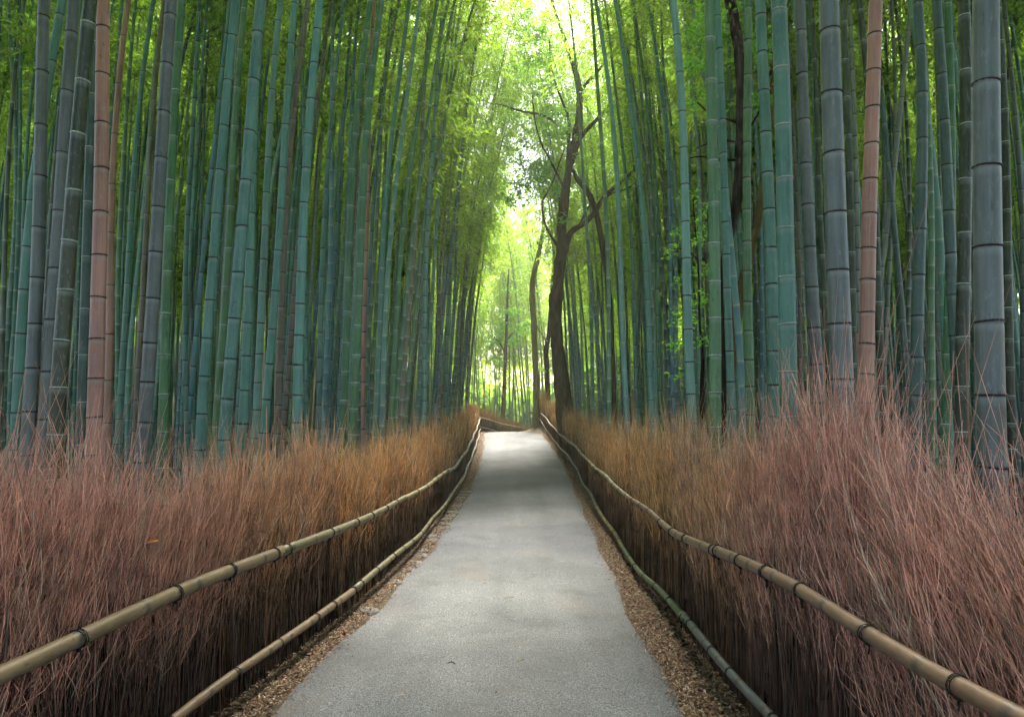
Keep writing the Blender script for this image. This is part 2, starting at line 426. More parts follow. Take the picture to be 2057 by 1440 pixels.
# unit band for the raised node rings
a = np.arange(12) * 2 * math.pi / 12
rv = []; 
for rr, zz in ((1.0, -.12), (1.09, -.04), (1.10, .05), (1.0, .13)):
    rv += [(rr * math.cos(t), rr * math.sin(t), zz) for t in a]
rq = [(l * 12 + q, l * 12 + (q + 1) % 12, (l + 1) * 12 + (q + 1) % 12, (l + 1) * 12 + q) for l in range(3) for q in range(12)]
ring_me = {t: mesh_np('node_ring', rv, rq, [M_ring[t]]) for t in 'dwb'}

COL = {'S': (.115, .138, .142), 'T': (.085, .235, .205), 'G': (.06, .18, .075), 'D': (.034, .046, .024), 'P': (.43, .215, .175),
       'B': (.17, .135, .11), 'M': (.22, .24, .25), 'L': (.15, .33, .29), 'U': (.075, .225, .285), 'K': (.065, .12, .12), 'V': (.08, .19, .085)}

# px at y=7, px at y=850, width px (middle), node spacing px, colour, node, label
HERO = [
 (19, 2, 10, 80, 'D', 'w', 'thin dark green bamboo stalk at the far left edge'),
 (48, 44, 9, 50, 'T', 'd', 'thin teal bamboo stalk just left of the first thick slate stalk'),
 (86, 57, 26, 98, 'S', 'd', 'thick slate-blue bamboo stalk, leftmost of the thick ones'),
 (111, 33, 20, 84, 'T', 'd', 'dim teal bamboo stalk crossing behind the leftmost thick slate stalk'),
 (144, 92, 26, 106, 'S', 'd', 'thick blue-grey bamboo stalk with bold black rings, second slate one from left edge'),
 (125, 82, 13, 84, 'D', 'w', 'narrow dark bamboo stalk between the two thick slate stalks at left'),
 (175, 117, 31, 100, 'D', 'w', 'thick blackish-olive bamboo stalk with white rings left of the pink dead stalk'),
 (184, 166, 19, 97, 'K', 'w', 'dark bamboo stalk half hidden behind the left edge of the pink dead stalk'),
 (203, 194, 29, 86, 'P', 'b', 'thick pinkish-tan dead bamboo stalk at left, the broader of the touching pair'),
 (229, 215, 15, 90, 'P', 'b', 'narrower pinkish dead bamboo stalk touching the broad pink one'),
 (241, 238, 10, 50, 'G', 'w', 'slim green bamboo stalk right beside the pink dead pair'),
 (281, 242, 13, 54, 'T', 'd', 'slim teal bamboo stalk leaning right, next beyond the pink pair'),
 (314, 274, 12, 70, 'B', 'd', 'slim grey-brown bamboo stalk left of the thick frosted stalk'),
 (344, 287, 27, 86, 'S', 'd', 'thick frosted grey-blue bamboo stalk touching a vivid green one at left'),
 (352, 331, 20, 82, 'G', 'w', 'vivid green bamboo stalk with white rings against the thick frosted one'),
 (375, 377, 11, 52, 'T', 'd', 'slim upright teal bamboo stalk right of the vivid green one'),
 (391, 386, 8, 44, 'K', 'd', 'thin dark upright bamboo stalk in front of yellow-green leaves at left'),
 (407, 391, 8, 46, 'T', 'd', 'thin teal bamboo stalk behind the leaning sky-blue one'),
 (448, 381, 11, 60, 'U', 'd', 'slim sky-blue bamboo stalk leaning strongly right'),
 (463, 407, 20, 80, 'T', 'd', 'medium deep-teal bamboo stalk right of the leaning sky-blue one'),
 (482, 438, 16, 73, 'V', 'w', 'green bamboo stalk with white rings behind the deep-teal one'),
 (517, 456, 24, 88, 'T', 'd', 'thick sea-green bamboo stalk, left one of a close pair'),
 (522, 484, 19, 72, 'T', 'd', 'sea-green bamboo stalk, right one of a close pair'),
 (549, 516, 16, 62, 'L', 'd', 'pale mottled bamboo stalk between the close pair and the grey-brown one'),
 (587, 534, 17, 74, 'T', 'd', 'teal bamboo stalk just left of the grey-brown dead one'),
 (600, 554, 15, 67, 'B', 'b', 'grey-brown dead bamboo stalk in the middle of the left grove'),
 (632, 597, 20, 63, 'T', 'd', 'medium green-teal bamboo stalk right of the grey-brown dead one'),
 (661, 641, 11, 52, 'T', 'd', 'slim bright teal bamboo stalk, next right of the green-teal one'),
 (689, 662, 9, 50, 'U', 'd', 'slim blue-teal bamboo stalk left of the ladder-ringed green ones'),
 (726, 686, 16, 62, 'G', 'w', 'deep green bamboo stalk with ladder-like white rings, left one of two'),
 (746, 707, 17, 58, 'G', 'w', 'deep green bamboo stalk with ladder-like white rings, right one of two'),
 (721, 698, 8, 50, 'B', 'b', 'thin brown dead bamboo stalk between the two ladder-ringed green ones'),
 (736, 732, 10, 50, 'P', 'b', 'slim tan dead bamboo stalk right of the ladder-ringed green ones'),
 (754, 738, 9, 50, 'U', 'd', 'slim blue bamboo stalk behind the slim tan dead one'),
 (801, 751, 12, 48, 'T', 'w', 'slim teal bamboo stalk with pale rings, left of four leaning together'),
 (815, 766, 11, 46, 'T', 'w', 'slim teal bamboo stalk with pale rings, second of four leaning together'),
 (843, 784, 12, 46, 'G', 'w', 'slim green bamboo stalk with pale rings, third of four leaning together'),
 (862, 797, 10, 42, 'G', 'w', 'slim green bamboo stalk with pale rings, last of four leaning together'),
 (912, 792, 9, 40, 'G', 'w', 'slender dark green bamboo stalk leaning far right above the path'),
 (885, 816, 10, 40, 'V', 'w', 'slender green bamboo stalk with dense pale rings beside the left fence bend'),
 (905, 850, 8, 38, 'T', 'w', 'slender teal bamboo stalk midway along the far left fence'),
 (950, 870, 7, 36, 'U', 'd', 'slender blue-teal bamboo stalk leaning over the far left fence'),
 (930, 892, 9, 36, 'L', 'd', 'pale teal bamboo stalk near the far end of the left fence'),
 (1208, 1226, 10, 48, 'V', 'w', 'slim green bamboo stalk right of the curved tree trunk'),
 (1229, 1260, 12, 56, 'L', 'w', 'light teal bamboo stalk with white rings, second one right of the curved tree'),
 (1166, 1193, 8, 46, 'T', 'w', 'slim teal bamboo stalk rising in front of the curved tree branches'),
 (1270, 1311, 12, 50, 'T', 'd', 'smooth teal bamboo stalk third right of the curved tree'),
 (1246, 1283, 8, 44, 'T', 'd', 'thin teal bamboo stalk between two lighter ones right of the curved tree'),
 (1303, 1330, 9, 50, 'G', 'd', 'thin green bamboo stalk left of the bright mottled one'),
 (1340, 1353, 9, 48, 'U', 'd', 'thin blue-teal bamboo stalk just left of the bright mottled one'),
 (1362, 1394, 19, 67, 'L', 'd', 'bright mottled pale-teal bamboo stalk, foremost left one of the right grove'),
 (1380, 1396, 9, 50, 'G', 'd', 'thin dark green bamboo stalk hugging the bright mottled one'),
 (1409, 1366, 7, 36, 'L', 'd', 'thin pale bamboo stalk slanting left across the bright mottled one'),
 (1432, 1432, 25, 73, 'V', 'w', 'broad leaf-green bamboo stalk with faint rings in the right grove'),
 (1449, 1470, 17, 61, 'T', 'd', 'teal-green bamboo stalk right of the broad leaf-green one'),
 (1505, 1505, 19, 60, 'V', 'd', 'green bamboo stalk in front of the slanting tan trunk'),
 (1536, 1549, 25, 71, 'T', 'd', 'teal bamboo stalk, left of two broad ones side by side at right'),
 (1565, 1587, 35, 100, 'T', 'w', 'very broad teal bamboo stalk with widely spaced pale-edged rings'),
 (1596, 1610, 9, 50, 'B', 'd', 'thin grey bamboo stalk squeezed beside the very broad teal one'),
 (1612, 1642, 25, 80, 'S', 'd', 'slate bamboo stalk between the broad teal and the broad blue one'),
 (1642, 1664, 13, 70, 'D', 'w', 'slim dark olive bamboo stalk left of the broad blue one'),
 (1671, 1691, 43, 116, 'S', 'd', 'broad slate-blue bamboo stalk with heavy black rings, second broadest at right'),
 (1706, 1710, 16, 70, 'D', 'w', 'dark green bamboo stalk right behind the broad slate-blue one'),
 (1717, 1725, 11, 40, 'M', 'd', 'slim chalky grey bamboo stalk left of the rosy dead stalk'),
 (1758, 1741, 30, 65, 'P', 'b', 'rosy-brown dead bamboo stalk, the only one in the right grove'),
 (1736, 1778, 16, 58, 'D', 'w', 'olive bamboo stalk with white rings right behind the rosy dead stalk'),
 (1768, 1822, 13, 70, 'K', 'd', 'dark bamboo stalk leaning left behind the rosy dead stalk'),
 (1843, 1726, 13, 60, 'M', 'd', 'grey bamboo stalk slanting steeply left across the right grove'),
 (1819, 1770, 9, 40, 'M', 'd', 'thin grey slanting bamboo stalk parallel to the steep one'),
 (1787, 1760, 9, 44, 'S', 'd', 'thin slate bamboo stalk just right of the rosy dead stalk'),
 (1827, 1826, 9, 34, 'D', 'w', 'thin upright dark bamboo stalk with close pale rings'),
 (1852, 1842, 24, 82, 'K', 'd', 'medium dark slate bamboo stalk between the rosy dead and the broadest stalks'),
 (1864, 1888, 13, 60, 'S', 'd', 'slim slate bamboo stalk right of the medium dark slate one'),
 (1873, 1866, 12, 40, 'M', 'd', 'slim chalk-mottled bamboo stalk behind the medium dark slate one'),
 (1881, 1930, 22, 79, 'K', 'd', 'dark teal bamboo stalk leaning left towards the top at right'),
 (1912, 1902, 18, 72, 'G', 'w', 'dark green bamboo stalk with white rings behind the dark teal leaning one'),
 (1936, 1934, 26, 102, 'D', 'w', 'dark green bamboo stalk with bright white rings left of the broadest stalk'),
 (1957, 1958, 10, 60, 'K', 'd', 'thin dark bamboo stalk in the shade left of the broadest stalk'),
 (1982, 1995, 53, 160, 'S', 'd', 'broadest slate-grey bamboo stalk with brown rings near the right edge'),
 (2009, 2035, 17, 60, 'D', 'w', 'blackish-brown bamboo stalk right behind the broadest stalk'),
 (2042, 2058, 11, 44, 'S', 'd', 'thin slate bamboo stalk at the far right edge'),
]
GROUP_H = 'bamboo stalks standing behind the fences'
LEFTCROWN = 0
occupied = []
def add_crown(root, q, H):
    cH, cb, bm_, lm = crowns[q]
    s = H / cH
    o = link('crown', lm, root); o.scale = (s, s, s); o['kind'] = 'stuff'
for n_, (xt, xb, wp, sp, ck, nk, lab) in enumerate(HERO):
    left = (xt + xb) / 2 < CX
    D = .10 if wp < 22 else (.112 if wp < 34 else .135)
    if wp < 12: D = .085
    Z = F * D / wp
    mx = (xb - CX) / F
    fx = 1.95 if left else 1.75
    Z = max(Z, fx / abs(mx) if abs(mx) > .05 else Z)
    if abs(mx) < .25: Z = max(Z, fx / abs(mx)); Z = min(Z, 24)
    D = wp * Z / F
    if xt == 1166: Z = 17.0; D = wp * Z / F
    T = at(xt, 7, Z); Bp = at(xb, 850, Z)
    d = (T - Bp).normalized(); gzv = float(ground(Bp.x, Z)); B = Bp + d * ((gzv - Bp.z) / d.z)
    H = random.uniform(14.5, 17); q = random.randrange(6); s = H / 15.0
    if Z < 18 or 1100 < xb < 1345: q += 6
    root = link('bamboo_stalk', None, None, B)
    lean = math.atan2(d.x, d.z)
    root.rotation_euler = (0, lean, 0) if left else (0, -lean, math.pi)
    near = wp >= 12
    me, nodes = culm_mesh('culm', D / 2 * 1.03, H, crowns[q][1] * s, sp * Z / F, 14 if wp > 20 else 10, 1 if nk == 'w' else -1, M_culm, crook=.012 + .02 * random.random() * (wp < 30), seed=n_, embed=not near, ztop=CAMZ + .68 * Z + .6 - B.z)
    c = COL[ck]; k = random.uniform(.88, 1.12)
    o = link('culm', me, root); o.color = (c[0] * k, c[1] * k, c[2] * k, 1)
    if near:
        zmax = CAMZ + .62 * Z + .4 - B.z
        for (zz, bx, by, rr) in nodes:
            if .2 < zz < zmax:
                ro = link('node_ring', ring_me[nk], root, (bx, by, zz)); ro.scale = (rr, rr, min(rr, .05)); ro.rotation_euler = (random.uniform(-.05, .05), random.uniform(-.05, .05), random.random() * 6)
    add_crown(root, q, H)
    tag(root, lab, 'bamboo', GROUP_H)
    occupied.append((B.x, B.y))

# ---- fillers: stalks that nothing in the photograph tells apart, in rows behind the heroes
protoC = []
for q in range(14):
    cr = q % 6; wh = 1 if q % 3 != 0 else -1
    me, _ = culm_mesh('culm', .05, 15.0, crowns[cr][1], (.27, .33, .30, .36)[q % 4], 8, wh * .9, M_culm, crook=.02 + .015 * (q % 3), seed=500 + q)
    protoC.append((cr, me))
pal_l = ['T', 'T', 'U', 'G', 'T', 'V', 'T', 'K', 'L', 'T', 'L', 'U', 'B']; pal_r = ['T', 'L', 'U', 'V', 'T', 'G', 'T', 'L', 'T', 'K', 'M']
def filler(x, y, side, lab, grp, pal):
    q = random.randrange(14); cr, me = protoC[q]
    root = link('bamboo_stalk', None, None, (x, y, float(ground(x, y))))
    lean = math.radians(random.gauss(2.2 if side < 0 else 1.4, 1.0))
    if y > 21 and abs(x) < 3.5: lean = math.radians(random.gauss(5.2 if side < 0 else 3.4, 1.4))
    rz = (0 if side < 0 else math.pi) + random.gauss(0, .5)
    if abs(x) > 9: rz += random.gauss(0, 1.0)
    root.rotation_euler = (0, lean, rz)
    s = random.uniform(.88, 1.12); f = random.uniform(.8, 1.12)
    o = link('culm', me, root); o.scale = (f, f, s)
    # keep the culm's sideways bend in step with its crown
    o.scale = (s * .98, s * .98 * f, s)
    ck = random.choice(pal); c = COL[ck]; k = random.uniform(.8, 1.3); o.color = (c[0] * k, c[1] * k, c[2] * k, 1)
    add_crown(root, cr + (6 if y < 19 and abs(x) > 2.6 else 0), 15.0 * s)
    tint = {'T': 'teal', 'U': 'blue', 'G': 'deep green', 'V': 'grass-green', 'K': 'dark slate', 'L': 'pale teal', 'B': 'grey-brown', 'M': 'chalky grey'}[ck]
    zone = '' if y > 36 else (', nearer' if y < 16 else ', midway' if y < 21 else ', farther')
    if 'deep' in lab:
        f_ = abs(x) / y; zone += ', towards the path' if f_ < .3 else ', in mid grove' if f_ < .52 else ', towards the picture edge'
    tag(root, '%s %s, %s rings%s' % (tint, lab, 'pale' if q % 3 else 'dark', zone), 'bamboo', grp)
def far_enough(x, y, dmin):
    for (a_, b_) in occupied:
        if (a_ - x) ** 2 + (b_ - y) ** 2 < dmin * dmin: return False
    return True
def scatter(n, gen, dmin, side, lab, grp, pal):
    k = t = 0
    while k < n and t < n * 200:
        t += 1; x, y = gen()
        if abs(x) / y > .78 or not far_enough(x, y, dmin): continue
        if .035 < x / y < .2 and y < 22.5: continue
        occupied.append((x, y)); filler(x, y, side, lab, grp, pal); k += 1
U_ = random.uniform
scatter(52, lambda: (lambda y: (float(fenceL(y)) - .45 - abs(random.gauss(0, 1.1)), y))(U_(11, 28)), .36, -1, 'bamboo stalk close behind the far left fence', 'stalks lining the far left fence', pal_l)
scatter(58, lambda: (lambda y: (-U_(3, .74 * y), y))(U_(9, 24)), .55, -1, 'bamboo stalk deep inside the left grove', 'stalks deep in the left grove', pal_l)
scatter(42, lambda: (lambda y: (float(fenceR(y)) + .5 + abs(random.gauss(0, 1.3)), y))(U_(13, 27.5)), .36, 1, 'bamboo stalk close behind the far right fence', 'stalks lining the far right fence', pal_r)
scatter(46, lambda: (lambda y: (U_(2.8, .74 * y), y))(U_(8.5, 24)), .55, 1, 'bamboo stalk deep inside the right grove', 'stalks deep in the right grove', pal_r)
scatter(16, lambda: (lambda y: (U_(-2.6, 2.2) + .06 * (y - 36), y))(U_(37, 48)), .5, 1, 'sunlit bamboo stalk beyond the crest of the path', 'sunlit stalks beyond the crest', ['L', 'L', 'V', 'M'])

# ---- the rest of the grove as one mass
mass = link('bamboo_thicket', None); tag(mass, 'dense distant bamboo thicket filling the grove on both sides', 'thicket', kind='stuff')
pts = []
def add_mass(n, gen, dmin):
    k = t = 0
    while k < n and t < n * 60:
        t += 1; x, y = gen()
        if not far_enough(x, y, dmin): continue
        occupied.append((x, y)); pts.append((x, y)); k += 1
add_mass(110, lambda: (lambda y: (-U_(3.5, .85 * y), y))(U_(20, 42)), .7)
add_mass(110, lambda: (lambda y: (U_(3.5, .85 * y), y))(U_(20, 42)), .7)
add_mass(150, lambda: (random.choice((-1, 1)) * U_(6, 50), U_(42, 70)), .8)
add_mass(170, lambda: (-U_(5, .85 * 46), U_(26, 58)), .6)
add_mass(170, lambda: (U_(5, .85 * 46), U_(26, 58)), .6)
add_mass(36, lambda: (U_(-5, 6), U_(42, 55)), .5)
add_mass(34, lambda: (-U_(2.8, 12), U_(-9, 4)), .9)  # unseen stalks round the camera, added to block sky and shade the foreground
add_mass(34, lambda: (U_(2.4, 12), U_(-9, 4)), .9)  # right-hand counterpart, also unseen and added for its shade
add_mass(60, lambda: (lambda y: (-U_(4.2, .8 * y), y))(U_(14, 30)), .5)
add_mass(60, lambda: (lambda y: (U_(4.2, .8 * y), y))(U_(14, 30)), .5)
add_mass(80, lambda: (lambda y: (-U_(.78, 1.5) * y, y))(U_(5, 28)), .6)
add_mass(80, lambda: (lambda y: (U_(.78, 1.5) * y, y))(U_(5, 28)), .6)
bare_from = len(pts)
add_mass(190, lambda: (lambda y: (-U_(2.6, .8 * y), y))(U_(12, 34)), .36)
add_mass(180, lambda: (lambda y: (U_(2.8 + .05 * y, .8 * y), y))(U_(12, 34)), .36)
mv, mq, mring, mbloom, mcol = [], [], [], [], []; off = 0
spots = [[] for _ in range(6)]      # crown type -> (position, rotation, scale)
for n_, (x, y) in enumerate(pts):
    if .035 < x / y < .2 and 0 < y < 22.5: continue
    H = U_(13.5, 17); q = random.randrange(3); s = H / 15; side = -1 if x < 0 else 1
    rz = (0 if side < 0 else math.pi) + random.gauss(0, .9); lean = math.radians(random.gauss(1.6, 1.6))
    if abs(x) < 3 and y < 20: continue
    R = np.array(Matrix.Rotation(rz, 3, 'Z') @ Matrix.Rotation(lean, 3, 'Y')); base = np.array([x, y, float(ground(x, y))])
    zs = np.arange(.2, H * .85, .40); rows = [(-.2, 0)]
    if y > 27 or y < 5: zs = []; rows += [(z, 0) for z in np.linspace(1, H - 1, 9)]
    for z in zs: rows += [(z - .03, 0), (z, 1), (z + .03, 0)]
    rows.append((H, 0)); rows = np.array(rows); sN = np.clip(rows[:, 0] / H, 0, 1)
    P = np.stack([bend_at((.6, 1.0, 1.4)[q] * s, sN), 0 * sN, rows[:, 0]], -1) @ R.T + base
    V, Q = tubes(P[None], (U_(.038, .055) * (1 - .8 * sN ** 1.3))[None], 5)
    mv.append(V); mq.append(Q + off); off += len(V)
    mring.append(np.repeat(rows[:, 1] * .7 * random.choice((1, 1, -1)), 5)); mbloom.append(np.zeros(len(V)))
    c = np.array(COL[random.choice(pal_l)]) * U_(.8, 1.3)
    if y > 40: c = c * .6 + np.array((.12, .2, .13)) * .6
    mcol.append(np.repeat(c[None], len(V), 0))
    if n_ >= bare_from and n_ % 3: continue
    spots[q + (3 if 5 < y < 22 else 0)].append((base, (0, lean, rz), s))
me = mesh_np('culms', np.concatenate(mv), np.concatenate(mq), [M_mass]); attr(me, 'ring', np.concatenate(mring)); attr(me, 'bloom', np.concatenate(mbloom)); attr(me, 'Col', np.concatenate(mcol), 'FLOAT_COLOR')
tag(link('culms', me, mass), kind='stuff')
def instancer(name, data, pts_, parent):
    me = bpy.data.meshes.new(name); me.vertices.add(len(pts_)); me.vertices.foreach_set('co', np.array([p[0] for p in pts_], np.float32).ravel())
    a_ = me.attributes.new('rot', 'FLOAT_VECTOR', 'POINT'); a_.data.foreach_set('vector', np.array([p[1] for p in pts_], np.float32).ravel())
    a_ = me.attributes.new('scl', 'FLOAT', 'POINT'); a_.data.foreach_set('value', np.array([p[2] for p in pts_], np.float32))
    o = link(name, me, parent); tag(o, kind='stuff')
    src = bpy.data.objects.new('crown', data); sc.collection.objects.link(src); src.parent = parent; src.location = (pts_[0][0][0] * 1.3 + 14, 66, float(ground(pts_[0][0][0] * 1.3 + 14, 66))); tag(src, kind='stuff')   # one crown stands at the back of the thicket
    g = bpy.data.node_groups.new('scatter_crowns', 'GeometryNodeTree')
    g.interface.new_socket('Geometry', in_out='INPUT', socket_type='NodeSocketGeometry'); g.interface.new_socket('Geometry', in_out='OUTPUT', socket_type='NodeSocketGeometry')
    gi = g.nodes.new('NodeGroupInput'); go = g.nodes.new('NodeGroupOutput'); iop = g.nodes.new('GeometryNodeInstanceOnPoints'); oi = g.nodes.new('GeometryNodeObjectInfo')
    oi.inputs['Object'].default_value = src; oi.inputs['As Instance'].default_value = True; oi.transform_space = 'ORIGINAL'
    ra = g.nodes.new('GeometryNodeInputNamedAttribute'); ra.data_type = 'FLOAT_VECTOR'; ra.inputs['Name'].default_value = 'rot'
    sa = g.nodes.new('GeometryNodeInputNamedAttribute'); sa.data_type = 'FLOAT'; sa.inputs['Name'].default_value = 'scl'
    er = g.nodes.new('FunctionNodeEulerToRotation')
    g.links.new(gi.outputs[0], iop.inputs['Points']); g.links.new(oi.outputs['Geometry'], iop.inputs['Instance'])
    g.links.new(ra.outputs['Attribute'], er.inputs[0]); g.links.new(er.outputs[0], iop.inputs['Rotation']); g.links.new(sa.outputs['Attribute'], iop.inputs['Scale'])
    g.links.new(iop.outputs[0], go.inputs[0])
    md = o.modifiers.new('scatter', 'NODES'); md.node_group = g
for q in range(6):
    bv, bq, lv, lq, col = crown_arrays(15.0, (.6, 1.0, 1.4)[q % 3], .36 if q < 3 else .56, 26 if q < 3 else 20, 2, 10, 6, .20, .044, 300 + q, 1.55)
    dm = mesh_np('crown', lv, lq, [M_leaf], smooth=False); attr(dm, 'Col', col, 'FLOAT_COLOR')
    if spots[q]: instancer('foliage', dm, spots[q], mass)

# ---- far-off wooded slope closing the view behind the grove
r3 = np.random.default_rng(31); n = 26000
ang = r3.uniform(-.95, .95, n); rho = r3.uniform(58, 100, n); fx_ = np.tan(ang * .82) * rho * .75 ; fy_ = rho
hz = np.interp(np.abs(fx_ - 1), [0, 4, 12], [2.5, 3.5, 15.0]) * r3.uniform(0, 1, n) ** 1.15
c_ = np.stack([fx_, fy_, ground(fx_, fy_) + hz], -1); d_ = r3.normal(0, 1, (n, 3)); d_[:, 2] -= .5; d_ /= np.linalg.norm(d_, axis=1, keepdims=True)
lv, lq = leaf_quads(c_, d_, r3.uniform(.9, 2.0, n), r3.uniform(.5, 1.1, n), r3)
g_ = r3.uniform(.5, 1.0, n)
n2 = 15000; rho = r3.uniform(56, 82, n2); fx_ = r3.uniform(-.17, .2, n2) * rho; hz = 1.0 + 20 * r3.uniform(0, 1, n2) ** .8
# leaf sprays gathered into drooping clumps
k_ = r3.integers(0, 420, n2); cc = np.stack([r3.uniform(-.17, .2, 420), r3.uniform(56, 82, 420), 1.5 + 18.5 * r3.uniform(0, 1, 420)], -1); cc[:, 0] *= cc[:, 1]
c2 = cc[k_] + r3.normal(0, 1, (n2, 3)) * np.array([1.2, 1.2, .8]); c2[:, 2] += ground(c2[:, 0], c2[:, 1]); d_ = r3.normal(0, 1, (n2, 3)); d_[:, 2] -= .7; d_ /= np.linalg.norm(d_, axis=1, keepdims=True)
lv2, lq2 = leaf_quads(c2, d_, r3.uniform(.35, .8, n2), r3.uniform(.12, .25, n2), r3)
me = mesh_np('distant_wood', np.concatenate([lv, lv2]), np.concatenate([lq, lq2 + len(lv)]), [M_leaf], smooth=False)
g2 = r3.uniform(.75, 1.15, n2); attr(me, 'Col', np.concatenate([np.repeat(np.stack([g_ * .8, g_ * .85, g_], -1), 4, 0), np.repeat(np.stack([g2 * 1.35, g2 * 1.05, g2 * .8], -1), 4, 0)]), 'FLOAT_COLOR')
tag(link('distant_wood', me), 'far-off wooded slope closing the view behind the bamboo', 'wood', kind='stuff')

# ------------------------------------------------------------------ trees
def limb(name, pts, mat, parent, Z0, sides=10, seed=0, dz=None, rough=.035):
    """pts: (px, py, width px[, depth offset]) up the limb"""
    r = np.random.default_rng(seed)
    P = np.array([list(at(p[0], p[1], Z0 + (p[3] if len(p) > 3 else 0))) + [p[2] / F * Z0 / 2] for p in pts])
    n = max(6, len(pts) * 4); C = catmull(P, n)
    rad = np.maximum(C[:, 3], .004) * (1 + r.normal(0, rough, n))
    V, Q = tubes(C[None, :, :3], rad[None], sides, ref=(0, 1, 0))
    V = V + r.normal(0, 1, V.shape) * np.repeat(rad, sides)[:, None] * .05
    o = link(name, mesh_np(name, V, Q, [mat]), parent)
    return C[:, :3]
def leaf_cloud(name, centres, parent, mat, L=.09, Wd=.04, seed=0):
    """centres: (point, radius, count, tint)"""
    r = np.random.default_rng(seed); vs_, qs, cs = [], [], []; o = 0
    for (c, rad, n, tint) in centres:
        # twig-end sprays inside the clump
        m = max(3, n // 9); sp = r.normal(0, .5, (m, 3)) * np.array([1, 1, .55]); sp *= rad
        b = np.repeat(sp, 9, 0) + r.normal(0, .055, (m * 9, 3)) + np.array(c)
        d = r.normal(0, 1, (m * 9, 3)); d[:, 2] = d[:, 2] * .4 - .25; d /= np.linalg.norm(d, axis=1, keepdims=True)
        lv, lq = leaf_quads(b, d, L * r.uniform(.7, 1.3, m * 9), Wd * r.uniform(.7, 1.3, m * 9), r)
        vs_.append(lv); qs.append(lq + o); o += len(lv)
        g = r.uniform(.6, 1.25, m * 9)[:, None] * np.array(tint)[None]; cs.append(np.repeat(g, 4, 0))
    me = mesh_np(name, np.concatenate(vs_), np.concatenate(qs), [mat], smooth=False); attr(me, 'Col', np.concatenate(cs), 'FLOAT_COLOR')
    return link(name, me, parent)
def tree(name, base, label):
    o = link(name, None, None, base); tag(o, label, 'tree'); return o
def reparent(o):
    for ch in o.children: ch.matrix_parent_inverse = Matrix.Translation(o.location).inverted()

ZT = 21.5
t = tree('curved_tree', at(1138, 872, ZT), 'dark curving forked tree behind the far right fence')
limb('trunk', [(1142, 885, 46), (1136, 835, 36), (1129, 775, 32), (1121, 705, 27), (1116, 645, 25), (1117, 600, 28), (1122, 560, 22), (1126, 520, 23), (1132, 490, 24)], M_bark, t, ZT, 14, 1)
limb('branch', [(1130, 498, 20), (1128, 465, 19), (1131, 425, 20), (1136, 385, 18), (1142, 345, 15), (1151, 305, 19), (1160, 270, 21), (1163, 235, 15), (1165, 195, 13), (1159, 155, 12), (1150, 125, 10), (1138, 90, 8), (1122, 45, 7), (1104, -10, 5)], M_bark, t, ZT, 12, 2)
limb('branch', [(1134, 500, 15), (1141, 478, 14), (1152, 462, 12), (1175, 448, 11), (1196, 424, 10), (1214, 396, 9), (1240, 372, 8), (1272, 344, 6, .3)], M_bark, t, ZT, 10, 3)
limb('branch', [(1137, 400, 9), (1140, 360, 9), (1141, 320, 9), (1143, 285, 8), (1136, 265, 7), (1118, 249, 6), (1090, 232, 5), (1058, 226, 5), (1030, 219, 4), (1008, 211, 3), (985, 209, 2)], M_bark, t, ZT, 8, 4)
limb('branch', [(1128, 508, 7), (1114, 486, 6), (1100, 462, 5), (1092, 438, 4), (1089, 408, 4), (1100, 386, 3), (1112, 362, 3), (1124, 326, 3), (1134, 300, 2)], M_bark, t, ZT, 8, 5)
limb('branch', [(1131, 376, 5), (1119, 350, 5), (1104, 320, 4), (1088, 290, 4), (1078, 258, 3), (1072, 224, 3), (1070, 190, 2)], M_bark, t, ZT, 8, 6)
limb('branch', [(1143, 290, 7), (1142, 240, 6), (1130, 205, 5), (1116, 168, 4), (1106, 120, 4), (1104, 80, 3)], M_bark, t, ZT, 8, 7)
limb('branch', [(1161, 285, 10), (1178, 262, 9), (1200, 240, 8), (1226, 212, 6), (1260, 190, 5), (1300, 150, 4)], M_bark, t, ZT, 8, 8)
limb('branch', [(1160, 200, 8), (1175, 172, 7), (1196, 150, 6), (1215, 128, 5), (1250, 100, 3)], M_bark, t, ZT, 8, 9)
limb('branch', [(1160, 462, 6), (1170, 440, 5), (1180, 420, 4), (1188, 405, 3)], M_bark, t, ZT, 8, 10)
limb('branch', [(1212, 400, 6), (1232, 388, 5), (1262, 378, 4), (1290, 352, 3)], M_bark, t, ZT, 8, 11)
cl = []
def clump(px, py, Z, rp, n, tint): cl.append((np.array(at(px, py, Z)), rp / F * Z, n, tint))
r_ = random.Random(5)
dk = (1.0, 1.25, .8); mdm = (.9, 1.0, .8); lt = (1.35, 1.18, .8)
